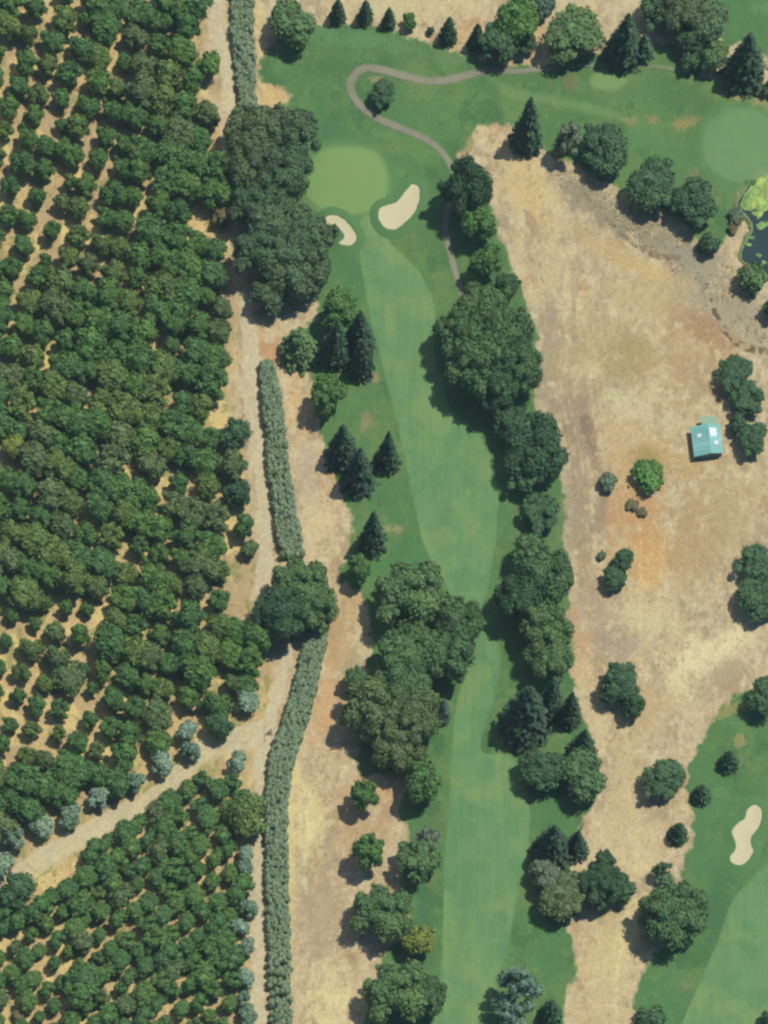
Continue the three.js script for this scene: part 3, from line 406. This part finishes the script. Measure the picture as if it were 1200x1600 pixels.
DUSTY.forEach(([x, y, r], i) => tree('young_orchard_tree', 'dwarf', 'dusty', x, y, r, 4.5, ordinal(i) + ' pale dusty tree from the top along the lower dirt track', 'orchard tree', 'dusty trees along the lower track'));
LANE.sort((p, q) => q[0] - p[0]).forEach(([x, y, r], i) => tree('young_orchard_tree', 'dwarf', 'dusty', x, y, r, 5, ordinal(i) + ' pale dusty tree from the right along the upper edge of the lane', 'orchard tree', 'dusty trees along the lane'));

// ---------------------------------------------------------------- trees of the golf course: name, kind, tone, x, y, radius, height, label
const B = 'broadleaf_tree', C = 'conifer_tree', S = 'shrub';
[
  // along the top
  [B, 'round', 'oak', 454, 34, 34, 11, 'big yellow green tree at the top left of the course with a dark round shadow'],
  [C, 'fir', 'dark', 528, 12, 14, 8, 'first small conifer from the left in the row along the top'], [C, 'fir', 'dark', 571, 14, 14, 8, 'second small conifer from the left in the row along the top'], [C, 'fir', 'dark', 608, 24, 13, 7, 'third small conifer from the left in the row along the top'],
  [S, 'bush', 'bright', 640, 34, 11, 4, 'small bright green shrub in the row along the top'], [S, 'bush', 'dark', 673, 47, 6, 2, 'tiniest dark shrub in the row along the top'], [C, 'fir', 'dark', 702, 40, 15, 9, 'dark conifer with a long shadow right of the tiny shrub in the top row'], [C, 'fir', 'fir', 746, 50, 15, 9, 'dark narrow conifer at the left foot of the large green tree in the top row'],
  [B, 'round', 'bright', 806, 28, 32, 10, 'large green tree at the top, right of the small row of conifers'], [B, 'round', 'dark', 782, 62, 30, 11, 'dark tree just above the cart path in the middle of the top'], [B, 'round', 'dark', 822, 66, 18, 7, 'dark green tree tucked against the right of the large top tree'],
  [S, 'bush', 'blue', 852, 8, 17, 5, 'blue grey bush cut by the top edge'], [B, 'round', 'oak', 900, 56, 40, 11, 'wide round tree that overhangs the end of the pale cart path'], [C, 'cone', 'fir', 978, 57, 24, 13.5, 'tall pointed conifer right of the wide round tree at the top'], [C, 'cone', 'dark', 1006, 72, 13, 7, 'small conifer right of the tall pointed one at the top'],
  [B, 'round', 'dark', 1024, 18, 28, 10, 'dark tree on the left of the clump in the upper right'], [B, 'oak', 'grove', 1066, 18, 36, 11, 'wide olive tree in the middle of the upper right clump'], [B, 'round', 'grove', 1104, 38, 32, 11, 'olive tree on the right of the upper right clump'], [B, 'round', 'dark', 1078, 64, 22, 9, 'dark tree on the lower side of the upper right clump'], [S, 'bush', 'oak', 1078, 98, 14, 5, 'small bush at the left foot of the upper right clump'], [B, 'round', 'oak', 1116, 88, 22, 8, 'green tree at the right foot of the upper right clump'],
  [C, 'cone', 'fir', 1167, 88, 27, 14, 'tall dark conifer near the right edge at the top'], [S, 'bush', 'dark', 1202, 136, 12, 4, 'dark shrub cut by the right edge beside the tall conifer'],
  [S, 'round', 'dark', 597, 145, 20, 6, 'small dark tree inside the loop of the cart path'], [C, 'cone', 'fir', 826, 190, 20, 15, 'slim dark conifer on the tip of the dry field'], [C, 'pine', 'grey', 888, 218, 30, 11, 'thin grey pine with gaps right of the slim conifer'], [B, 'round', 'dark', 948, 234, 36, 11, 'dark tree right of the thin grey pine'], [B, 'round', 'dark', 1016, 288, 37, 11, 'dark tree above the grey scrub, second from the pond'], [B, 'round', 'dark', 1084, 314, 34, 11, 'dark tree nearest the pond in the slanting row'],
  [S, 'bush', 'dark', 1110, 380, 17, 4.5, 'round dark bush between the slanting row and the pond'], [S, 'bush', 'oak', 1172, 434, 20, 6, 'green bush with a dark shadow just below the pond'], [S, 'bush', 'dark', 1204, 484, 14, 5, 'dark bush cut by the right edge below the pond'], [S, 'bush', 'grey', 1150, 336, 12, 2.4, 'grey scrub on the left bank of the pond'], [S, 'bush', 'dry', 1144, 358, 8, 1.6, 'small dry scrub left of the pond water'],
  // the dark grove on the left
  [B, 'oak', 'grove', 402, 212, 42, 13, 'upper left tree of the dark grove beside the orchard'], [B, 'oak', 'grove', 456, 214, 42, 13, 'upper right tree of the dark grove, nearest the cart loop'], [B, 'oak', 'grove', 392, 262, 36, 12, 'left tree of the dark grove where its shadow meets the orchard'], [B, 'oak', 'grove', 440, 268, 40, 12, 'tree of the dark grove left of the yellowish green'], [B, 'oak', 'grove', 398, 322, 36, 12, 'narrow middle tree of the dark grove'], [B, 'oak', 'grove', 430, 352, 42, 13, 'tree in the heart of the lower dark grove'], [B, 'oak', 'grove', 474, 374, 38, 12, 'right tree of the dark grove, next to the hooked bunker'], [B, 'oak', 'grove', 410, 392, 40, 13, 'left tree of the lower dark grove with deep shadow'], [B, 'oak', 'grove', 456, 418, 46, 13, 'lowest wide tree of the dark grove above the leafy clump'], [B, 'round', 'grove', 420, 462, 26, 9, 'lowest left tree of the dark grove at the end of the track'], [B, 'round', 'grove', 520, 362, 11, 5, 'brownish branch of a small tree reaching over the hooked bunker'], [B, 'round', 'grove', 496, 418, 24, 9, 'small tree on the lower right rim of the dark grove'],
  // left side below the grove
  [B, 'round', 'bright', 530, 486, 30, 10, 'bright leafy tree on top of the clump left of the upper fairway'], [C, 'fir', 'oak', 468, 532, 33, 10, 'round green fir left of the clump below the grove'], [C, 'cone', 'fir', 526, 530, 20, 13, 'dark conifer in the middle of the clump left of the fairway'], [C, 'cone', 'fir', 562, 515, 20, 13, 'dark conifer of the clump nearest the fairway'], [C, 'fir', 'fir', 566, 552, 23, 13, 'lowest dark conifer of the clump left of the fairway'],
  [B, 'round', 'bright', 514, 616, 26, 10, 'bright topped tree with a dark shadow below the conifer clump'], [C, 'cone', 'fir', 535, 690, 21, 12, 'upper conifer of the three on the left of the fairway'], [C, 'cone', 'fir', 561, 728, 22, 13, 'lowest conifer of the three on the left of the fairway'], [C, 'cone', 'fir', 606, 700, 15, 12, 'slim conifer of the three, touching the fairway edge'], [C, 'cone', 'fir', 583, 826, 18, 13, 'lone slim conifer beside the sandy spot left of the fairway'], [B, 'round', 'bright', 562, 890, 19, 8, 'small bright tree with a black shadow right of the large roadside tree'],
  [B, 'oak', 'oak', 470, 912, 44, 12, 'upper half of the large tree mass that breaks the hedge'], [B, 'oak', 'oak', 490, 948, 34, 11, 'right tree of the mass that breaks the hedge'], [B, 'oak', 'dark', 446, 956, 42, 12, 'dark lower tree of the mass that breaks the hedge'],
  // the centre clump
  [B, 'oak', 'oak', 642, 926, 52, 14, 'topmost wide tree of the clump in the middle of the hole'], [B, 'oak', 'oak', 714, 970, 34, 12, 'right upper tree of the middle clump, over the fairway'], [B, 'oak', 'oak', 706, 1020, 40, 12, 'right tree of the middle clump where the fairway narrows'], [B, 'oak', 'oak', 634, 1022, 44, 13, 'tree in the centre of the middle clump'], [B, 'oak', 'oak', 628, 1070, 40, 12, 'tree just below the centre of the middle clump'], [B, 'round', 'oak', 556, 1060, 18, 8, 'small tree on the left rim of the middle clump by the dirt strip'], [B, 'oak', 'olive', 582, 1112, 46, 14, 'yellow green tree at the lower left of the middle clump'], [B, 'oak', 'olive', 646, 1116, 44, 13, 'yellow green tree at the lower right of the middle clump'], [B, 'oak', 'olive', 620, 1164, 40, 12, 'lowest tree of the middle clump'], [C, 'fir', 'blue', 693, 1104, 14, 10, 'slim blue green conifer right of the middle clump'],
  // lower left of the hole
  [B, 'round', 'bright', 568, 1244, 21, 9, 'bright tree alone on the dirt just below the middle clump'], [B, 'round', 'bright', 658, 1222, 28, 11, 'light green tree with a big black shadow below the middle clump'], [B, 'round', 'bright', 574, 1330, 25, 10, 'bright leafy tree on the dirt left of the grey loose tree'], [C, 'pine', 'grey', 668, 1310, 24, 9, 'grey loose tree top beside the lower fairway'], [B, 'round', 'oak', 652, 1346, 32, 11, 'dull green tree with dark shadow left of the lower fairway'], [B, 'oak', 'oak', 598, 1424, 46, 11, 'big round grey green tree on the dirt in the lower middle'], [B, 'round', 'yellow', 654, 1472, 25, 9, 'yellowish tree between the two big round trees at the bottom'], [B, 'oak', 'oak', 622, 1548, 52, 13, 'large round tree cut by the bottom edge left of the fairway'], [B, 'oak', 'oak', 664, 1556, 30, 10, 'green tree at the right of the large bottom tree, by the fairway'],
  // right of the fairway, top to bottom
  [B, 'oak', 'dark', 730, 294, 33, 15, 'tall dark tree whose shadow crosses the cart path'], [B, 'round', 'bright', 750, 352, 24, 9, 'bright topped tree below the tall dark tree beside the cart path'], [B, 'round', 'bright', 760, 412, 24, 9, 'bright green tree at the end of the cart path'], [B, 'round', 'dark', 792, 446, 18, 8, 'small dark tree above the large mass right of the fairway'],
  [B, 'oak', 'oak', 754, 490, 40, 12, 'upper tree of the large mass right of the fairway'], [B, 'oak', 'oak', 720, 524, 37, 13, 'left tree of the large mass, throwing shadow on the fairway'], [B, 'oak', 'oak', 790, 528, 38, 13, 'right tree of the large mass next to the dry field'], [B, 'oak', 'oak', 746, 572, 44, 15, 'middle tree of the large mass right of the fairway'], [B, 'oak', 'oak', 806, 578, 36, 14, 'lower right tree of the large mass, reaching over the dry field'], [B, 'oak', 'dark', 776, 604, 36, 13, 'lowest dark tree of the large mass right of the fairway'],
  [B, 'round', 'dark', 802, 664, 26, 11, 'upper small tree of the dark round pair below the large mass'], [B, 'oak', 'dark', 836, 700, 44, 12, 'wide dark round tree below the large mass, by the dry field'], [B, 'round', 'dark', 818, 742, 28, 10, 'dark tree at the foot of the wide dark round tree'], [B, 'round', 'dark', 846, 802, 31, 8, 'low round tree alone between two clumps right of the fairway'],
  [B, 'round', 'oak', 826, 862, 26, 11, 'small top tree of the long clump right of the fairway neck'], [B, 'oak', 'oak', 846, 898, 40, 14, 'wide tree of the long clump with a deep shadow to its left'], [B, 'oak', 'dark', 812, 938, 34, 13, 'dark left tree of the long clump, at the fairway neck'], [B, 'oak', 'oak', 850, 982, 38, 12, 'middle tree of the long clump beside the dry field'], [B, 'oak', 'oak', 858, 1030, 34, 11, 'lowest tree of the long clump above the big conifer'],
  [C, 'cone', 'fir', 824, 1106, 32, 16, 'tallest conifer, with a long shadow on the fairway bend'], [C, 'cone', 'fir', 862, 1086, 18, 14, 'middle conifer right of the tallest conifer'], [C, 'cone', 'fir', 892, 1104, 15, 11, 'small right hand conifer of the three below the long clump'], [C, 'cone', 'fir', 912, 1160, 18, 10, 'small conifer on top of the pair of round trees'], [B, 'round', 'dark', 846, 1200, 33, 11, 'dark left tree of the pair at the field edge'], [B, 'round', 'oak', 910, 1206, 37, 11, 'green right tree of the pair at the field edge'],
  [C, 'cone', 'fir', 864, 1316, 27, 13, 'dark pointed conifer right of the lower fairway'], [C, 'cone', 'fir', 902, 1314, 15, 9, 'slim small conifer right of the dark pointed one'], [B, 'round', 'grey', 854, 1372, 26, 9, 'greyish tree just below the dark pointed conifer'], [B, 'round', 'olive', 876, 1402, 34, 10, 'olive tree left of the crooked tree on the dirt'], [C, 'pine', 'blue', 808, 1540, 40, 15, 'blue grey tree at the bottom edge right of the fairway'], [C, 'pine', 'blue', 792, 1590, 36, 13, 'dark blue grey tree cut by the bottom edge'], [C, 'fir', 'dark', 862, 1574, 20, 9, 'dark small tree at the bottom edge beside the dirt'],
  // the dry field and the lower right
  [B, 'round', 'dark', 968, 1070, 31, 10, 'dark tree in the middle of the dirt at the lower right'], [B, 'round', 'dark', 990, 1104, 17, 9, 'small tree joined to the lower right of the dark one on the dirt'], [B, 'round', 'dark', 972, 876, 17, 7, 'upper crown of the small dark tree on the orange dirt'], [B, 'round', 'dark', 960, 904, 18, 6, 'lower crown of the small dark tree on the orange dirt'], [S, 'bush', 'grey', 940, 868, 7, 1.6, 'tiny grey scrub left of the small dark tree'], [S, 'bush', 'grey', 951, 756, 14, 3, 'small grey bush left of the bright shrub on the dry field'], [S, 'bush', 'bright', 1010, 742, 23, 4.5, 'bright green spreading shrub on the dry field'], [S, 'bush', 'dry', 988, 790, 10, 1.4, 'dry brown scrub below the bright shrub'], [S, 'bush', 'dry', 1004, 802, 8, 1.2, 'smaller dry brown scrub below the bright shrub'],
  [B, 'round', 'dark', 1150, 584, 26, 7, 'upper round tree of the chain near the teal shed'], [B, 'round', 'dark', 1168, 620, 26, 7, 'middle round tree of the chain near the teal shed'], [S, 'bush', 'dark', 1156, 664, 14, 4, 'small dark bush between the chain and the teal shed'], [B, 'round', 'dark', 1176, 684, 24, 7, 'round dark tree right of the teal shed'], [B, 'round', 'dark', 1178, 878, 28, 8, 'upper dark tree at the right edge below the shed'], [B, 'round', 'dark', 1198, 908, 26, 8, 'middle dark tree cut by the right edge'], [B, 'round', 'dark', 1180, 938, 30, 8, 'lower dark tree at the right edge below the shed'],
  [B, 'round', 'dark', 1200, 1086, 30, 10, 'dark tree cut by the right edge above the lower right rough'], [C, 'fir', 'dark', 1140, 1184, 17, 7, 'small dark tree alone in the lower right rough'], [B, 'round', 'dark', 1036, 1216, 32, 8, 'round dark tree on the left border of the lower right rough'], [C, 'fir', 'dark', 1097, 1236, 17, 6, 'small dark tree right of the round one at the rough border'], [C, 'fir', 'dark', 1061, 1296, 17, 7, 'small dark tree below the round one at the rough border'], [S, 'pine', 'dark', 1034, 1360, 19, 6, 'small loose tree just above the large oak like tree'], [B, 'oak', 'oak', 1052, 1430, 48, 13, 'large spreading tree with a black shadow in the lower right'],
  [B, 'round', 'dark', 944, 1346, 17, 8, 'upper knob of the crooked tree group on the dirt'], [B, 'oak', 'dark', 938, 1384, 32, 10, 'wide crooked tree on the dirt at the lower right'], [B, 'round', 'dark', 970, 1386, 22, 9, 'right hand crown of the crooked group on the dirt'], [S, 'bush', 'dark', 1018, 1590, 22, 5, 'dark bush at the bottom edge left of the corner fairway'], [S, 'bush', 'dark', 1204, 1590, 14, 5, 'dark bush in the bottom right corner'],
].forEach(([name, kind, tone, x, y, r, h, label]) => tree(name, kind, tone, x, y, r, h, label, name === S ? 'shrub' : name === C ? 'conifer' : 'tree'));

// ---------------------------------------------------------------- hedges along the ditch
function hedge(pts, h, label) {
  const n = 90, c = smooth(pts, n, false), w = smooth(pts.map((p, i) => [i * 10, p[2]]), n, false), L = new Leaves();
  const len = c.reduce((q, p, i) => i ? q + Math.hypot(p[0] - c[i - 1][0], p[1] - c[i - 1][1]) * U : 0, 0);
  for (let d = 0.5; d < len; d += 0.85) for (let m = 0; m < 5; m++) {
    const f = clamp((d + rr(-0.7, 0.7)) / len) * (n - 0.01), i = Math.floor(f), q = f - i, x = X(c[i][0] + (c[i + 1][0] - c[i][0]) * q), z = Z(c[i][1] + (c[i + 1][1] - c[i][1]) * q); let dx = c[i + 1][0] - c[i][0], dz = c[i + 1][1] - c[i][1]; const l = Math.hypot(dx, dz); dx /= l; dz /= l;
    const hw = w[i][1] / 2 * U, r = rr(0.75, 1.3), tall = h * (0.62 + 0.42 * noise(x / 5, z / 5 + m * 0.6)), off = ((m + 0.5) / 5 * 2 - 1) * Math.max(0.2, hw - r * 0.75) + rr(-0.5, 0.5);
    if (rnd() < 0.94) L.lobe(x - dz * off, rise(x, z) + Math.max(0.5, tall - r * 0.8) * (1 - 0.3 * Math.abs(off / hw)), z + dx * off, r, 0.32, 1, 1.1, 0.8, 0.3);
  }
  const t = thing('hedge', 0, 0, 0, label, 'hedge'); t.position.y = 0; part('foliage', L.build(), TONE.hedge[0], t);
}
hedge([[374, -40, 40], [378, 20, 42], [380, 80, 40], [384, 130, 34], [388, 172, 30]], 2.6, 'loose grey green hedge along the upper dirt track');
hedge([[416, 572, 20], [422, 610, 34], [430, 680, 38], [438, 750, 40], [448, 820, 42], [458, 872, 44]], 3, 'grey green hedge between the middle dirt track and the pink dirt strip');
hedge([[502, 975, 30], [492, 1010, 38], [478, 1070, 42], [458, 1140, 44], [440, 1190, 44], [433, 1250, 42], [432, 1330, 40], [434, 1420, 42], [437, 1510, 42], [438, 1640, 42]], 3, 'long grey green hedge curving down beside the lower dirt track');

// ---------------------------------------------------------------- pond
{
  const shore = smooth([[1250, 246], [1206, 254], [1180, 270], [1166, 296], [1152, 322], [1166, 338], [1176, 352], [1170, 372], [1160, 388], [1158, 404], [1172, 416], [1192, 424], [1204, 440], [1212, 460], [1250, 470]], 80), level = rise(X(1185), Z(340)) + 0.45;
  const flat = () => level;
  ground('pond', sheet(shore, 3, 0, flat), new THREE.MeshPhysicalMaterial({ color: new THREE.Color().setRGB(0.014, 0.036, 0.036), roughness: 0.15, bumpMap: clods, bumpScale: 0.004 }), 'dark blue pond at the right edge');
  const bank = new THREE.MeshStandardMaterial({ color: albedo(132, 146, 96), roughness: 1, side: THREE.DoubleSide, bumpMap: clods, bumpScale: 0.05 }), P = [], UV = [], I = [], N = shore.length, prof = [[-0.4, -0.05], [0.2, 0.1], [0.7, 0.02], [2, -1.1]];
  const turn = Math.sign(shore.reduce((q, p, k) => { const r = shore[(k + 1) % N]; return q + p[0] * r[1] - r[0] * p[1]; }, 0)) * -1;
  shore.forEach(([px, py], i) => { const a = shore[(i + N - 1) % N], b = shore[(i + 1) % N]; let nx = b[1] - a[1], nz = a[0] - b[0]; const l = Math.hypot(nx, nz) || 1; for (const [o, h] of prof) { const s = turn, wide = o > 0.1 ? 0.6 + 1.1 * noise(px / 6, py / 6) : 1, x2 = X(px) - nx / l * o * s * wide, z2 = Z(py) - nz / l * o * s * wide; P.push(x2, level + h + (noise(x2, z2) - 0.5) * 0.1, z2); UV.push(...uvOf(x2, z2)); } });
  for (let i = 0; i < N; i++) for (let j = 0; j < 3; j++) { const a = i * 4 + j, d = (i + 1) % N * 4 + j; I.push(a, a + 1, d, d, a + 1, d + 1); }
  const g = new THREE.BufferGeometry(); g.setAttribute('position', new THREE.Float32BufferAttribute(P, 3)); g.setAttribute('uv', new THREE.Float32BufferAttribute(UV, 2)); g.setIndex(I); g.computeVertexNormals(); ground('pond_bank', g, bank, 'low earth bank round the pond');
  const scum = new THREE.DataTexture(new Uint8Array(128 * 128 * 4), 128, 128); for (let i = 0; i < 16384; i++) { const x = i & 127, y = i >> 7, v = 0.5 + 0.5 * fbm(x / 12 + 5, y / 12) + (rnd() - 0.5) * 0.12, q = scum.image.data; q[i * 4] = 255 * clamp(v * (0.82 + 0.25 * fbm(x / 20, y / 20 + 60))); q[i * 4 + 1] = 255 * clamp(v * 1.05); q[i * 4 + 2] = 255 * clamp(v * 0.9); q[i * 4 + 3] = 255; }
  scum.colorSpace = THREE.SRGBColorSpace; scum.wrapS = scum.wrapT = THREE.MirroredRepeatWrapping; scum.magFilter = THREE.LinearFilter; scum.repeat.set(0.08, 0.08); scum.needsUpdate = true;
  const mat = (outline, col, label, group) => { const s = new THREE.Shape(outline.map(([a, b]) => new THREE.Vector2(X(a), -Z(b)))), q = new THREE.ExtrudeGeometry(s, { depth: 0.05, bevelEnabled: false }); q.rotateX(-Math.PI / 2); const m = part(numbered('algae_mat'), q, new THREE.MeshStandardMaterial({ color: col.multiplyScalar(1.45), map: scum, roughness: 0.8, bumpMap: clods, bumpScale: 0.03 }), scene); m.position.y = level + 0.012 + Math.floor(rnd() * 5) * 0.012; tag(m, label, 'algae', group); };
  const wob = (pts, n) => smooth(pts, n).map(([x, y]) => [x + (noise(x / 3, y / 3) - 0.5) * 4, y + (noise(x / 3 + 40, y / 3) - 0.5) * 4]);
  mat(wob([[1248, 264], [1210, 268], [1188, 274], [1178, 296], [1166, 318], [1172, 330], [1180, 328], [1187, 340], [1196, 330], [1212, 334], [1248, 330]], 90), albedo(196, 204, 128), 'large yellow green algae sheet on the upper half of the pond');
  mat(wob([[1248, 254], [1206, 259], [1184, 270], [1168, 298], [1157, 321], [1166, 330], [1178, 312], [1186, 290], [1207, 274], [1248, 270]], 70), albedo(192, 216, 140), 'bright lime green rim of algae along the upper shore');
  mat(wob([[1167, 276], [1180, 275], [1182, 289], [1170, 291], [1164, 284]], 26), albedo(92, 122, 68), 'dark green tuft of weed in the upper left of the pond');
  mat(wob([[1168, 304], [1176, 303], [1168, 322], [1159, 322]], 22), albedo(110, 148, 76), 'dark green strip of weed inside the lime algae rim');
  const PATCH = ['round green patch just below the big algae sheet', 'largest round green patch in the middle', 'small green patch under the left end of the algae sheet', 'small green patch in the left half', 'lower small green patch near the left shore', 'small green patch in the lower part', 'lowest small green patch', 'tiny green patch touching the left shore'];
  for (const [x, y, r] of [[1186, 336, 8], [1192, 352, 9], [1179, 334, 5], [1176, 372, 4], [1170, 384, 4], [1186, 400, 4], [1194, 412, 4], [1160, 386, 3]]) mat(smooth(ellipse(x, y, r, r * 0.8, 9).map(([a, b]) => [a + rr(-0.4, 0.4) * r, b + rr(-0.4, 0.4) * r]), 30), albedo(158, 188, 124), PATCH.shift() + ' on the dark pond water', 'floating patches on the pond');
}

// ---------------------------------------------------------------- teal shed on the dry field
{
  const [x, z] = standsAt(1105, 686, 2.4), t = thing('shed', x, z, 0.13, 'teal metal roofed shed alone on the dry field', 'shed');
  const teal = (k, m = 1) => new THREE.MeshStandardMaterial({ color: albedo(142 * k, 204 * k * m, 208 * k * m), roughness: 0.5, metalness: 0.1 }), wallM = new THREE.MeshStandardMaterial({ color: albedo(96, 128, 122), roughness: 0.8 }), pale = new THREE.MeshStandardMaterial({ color: new THREE.Color().setRGB(0.66, 0.74, 0.71), roughness: 0.3 }), tones = [teal(1), teal(0.96), teal(1.05), teal(0.92, 1.05), teal(1.02, 0.97)];
  const W = 8.4, D = 8.6, H = 2, box = (w, h, d, a, b, c) => { const g = new THREE.BoxGeometry(w, h, d); g.translate(a, b, c); return g; };
  const wall = [box(W, H, 0.12, 0, H / 2, D / 2), box(W, H, 0.12, 0, H / 2, -D / 2), box(0.12, H, D - 0.13, -W / 2 + 0.06, H / 2, 0), box(0.12, H, D - 0.13, W / 2 - 0.06, H / 2, 0)];
  for (const s of [-1, 1]) { const g = new THREE.ExtrudeGeometry(new THREE.Shape([new THREE.Vector2(-W / 2, 0), new THREE.Vector2(W / 2, 0), new THREE.Vector2(0.8, 0.55)]), { depth: 0.1, bevelEnabled: false }); g.translate(0, H, s > 0 ? D / 2 - 0.05 : -D / 2 - 0.05); wall.push(g); }
  part('wall', mergeGeometries(wall.map((g) => { const q = g.index ? g.toNonIndexed() : g; return q; })), wallM, t);
  const slope = (x0, y0, x1, y1, zc, d, m, name, up = 0) => { const l = Math.hypot(x1 - x0, y1 - y0), gs = [new THREE.BoxGeometry(l, 0.05, d)]; for (let k = 0; k < 3; k++) { const q = new THREE.BoxGeometry(l, 0.05, 0.06); q.translate(0, 0.045, -d / 2 + d * (k + 0.5) / 3); gs.push(q); } const g = mergeGeometries(gs); g.rotateZ(Math.atan2(y1 - y0, x1 - x0)); g.translate((x0 + x1) / 2, (y0 + y1) / 2 + up, zc); return part(name, g, m, t); };
  const n = 7, dz = (D + 0.8) / n;
  for (let i = 0; i < n; i++) { const zc = -D / 2 - 0.4 + dz * (i + 0.5); slope(-W / 2 - 0.45, H - 0.06, 0.78, H + 0.6, zc, dz - 0.03, tones[(i * 3) % 5], 'roof_panel'); slope(0.82, H + 0.6, W / 2 + 0.4, H + 0.0, zc, dz - 0.03, tones[(i * 2 + 1) % 5], 'roof_panel'); }
  part('ridge_cap', box(0.36, 0.06, D + 0.82, 0.8, H + 0.66, 0), tones[2], t);
  slope(1.0, H + 0.57, 3.2, H + 0.24, -1.9, 2.8, pale, 'skylight', 0.1); slope(-2.9, H + 0.13, -1.6, H + 0.29, -1.5, 1.1, pale, 'skylight', 0.1); slope(2.0, H + 0.42, 3.3, H + 0.22, 1.4, 1.2, pale, 'skylight', 0.1);
  part('door', box(0.06, 1.95, 1.1, -W / 2 - 0.04, 0.98, 1.6), new THREE.MeshStandardMaterial({ color: albedo(70, 92, 90), roughness: 0.7 }), t);
  part('lean_to', mergeGeometries([box(4.6, 1.9, 0.1, 1.4, 0.95, -D / 2 - 2.6), box(0.1, 1.9, 2.5, -0.85, 0.95, -D / 2 - 1.32), box(0.1, 1.9, 2.5, 3.65, 0.95, -D / 2 - 1.32)]), wallM, t);
  const lr = new THREE.BoxGeometry(5, 0.06, 3); lr.rotateX(-0.12); lr.translate(1.4, 2.08, -D / 2 - 1.55); part('lean_to_roof', lr, new THREE.MeshStandardMaterial({ color: albedo(160, 192, 166), roughness: 0.6 }), t);
}

// ---------------------------------------------------------------- dry tufts on the bare ground
function tufts(name, n, accept, tint, label) {
  const g = new THREE.BufferGeometry(), P = [], N = []; for (let k = 0; k < 7; k++) { const a = k * 0.9, r = 0.16; P.push(Math.cos(a) * 0.1, 0, Math.sin(a) * 0.1, Math.cos(a + 1.6) * 0.1, 0, Math.sin(a + 1.6) * 0.1, Math.cos(a + 0.8) * (r + 0.1 * (k % 3)), 0.28 + 0.05 * (k % 2), Math.sin(a + 0.8) * (r + 0.1 * (k % 3))); N.push(...Array(3).fill([Math.cos(a + 0.8) * 0.5, 0.86, Math.sin(a + 0.8) * 0.5]).flat()); }
  g.setAttribute('position', new THREE.Float32BufferAttribute(P, 3)); g.setAttribute('normal', new THREE.Float32BufferAttribute(N, 3));
  const at = [], m = new THREE.Matrix4(), q = new THREE.Quaternion(), c = new THREE.Color();
  while (at.length < n) { const px = rr(-20, 1220), py = rr(-20, 1620); if (accept(px, py)) at.push([X(px), Z(py)]); }
  const I = new THREE.InstancedMesh(g, new THREE.MeshStandardMaterial({ roughness: 1, side: THREE.DoubleSide }), n);
  at.forEach(([x, z], i) => { const s = rr(0.5, 1.3); m.compose(new THREE.Vector3(x, rise(x, z) - 0.02, z), q.setFromAxisAngle(new THREE.Vector3(0, 1, 0), rr(0, 6.28)), new THREE.Vector3(s, s * rr(0.7, 1.2), s)); I.setMatrixAt(i, m); const b = rr(0.75, 1.15); I.setColorAt(i, c.copy(tint).multiplyScalar(b)); });
  I.name = name; I.castShadow = I.receiveShadow = true; tag(I, label, name === 'dry_grass' ? 'dry grass' : name, null, 'stuff'); scene.add(I);
}
const onTurf = (x, y) => ROUGH.some((p) => inside(p, x, y)) || TRACK.some((p) => inside(p, x, y));
tufts('dry_grass', 700, (x, y) => x > 420 && noise(x / 40, y / 40) * 0.6 + noise(x / 12, y / 12) * 0.4 > 0.5 && !onTurf(x, y) && !inside(ORCHARD, x, y) && !(x > 1150 && y > 250 && y < 470), albedo(200, 182, 136), 'sparse tufts of dry grass on the bare field');
const BAND = smooth([[860, 262], [905, 276], [960, 306], [1010, 336], [1060, 368], [1105, 398], [1150, 420], [1180, 456], [1215, 500], [1215, 548], [1170, 540], [1135, 520], [1110, 486], [1070, 440], [1030, 408], [985, 384], [945, 346], [900, 322], [868, 296]], 90);
tufts('scrub', 800, (x, y) => inside(BAND, x, y) && noise(x / 14, y / 14) * 0.6 + noise(x / 5, y / 5) * 0.4 > 0.5, albedo(188, 176, 148), 'grey dry scrub in a curving band across the upper right of the bare field');
tufts('weeds', 5000, (x, y) => x < 400 && noise(x / 30, y / 30) > 0.45 && inside(ORCHARD, x, y) && !TRACK.some((p) => inside(p, x, y)), albedo(140, 146, 92), 'low weeds between the orchard trees');

// ---------------------------------------------------------------- air between the camera and the ground
scene.fog = new THREE.FogExp2(new THREE.Color(0.58, 0.76, 0.78), 0.000026);

renderer.render(scene, camera);
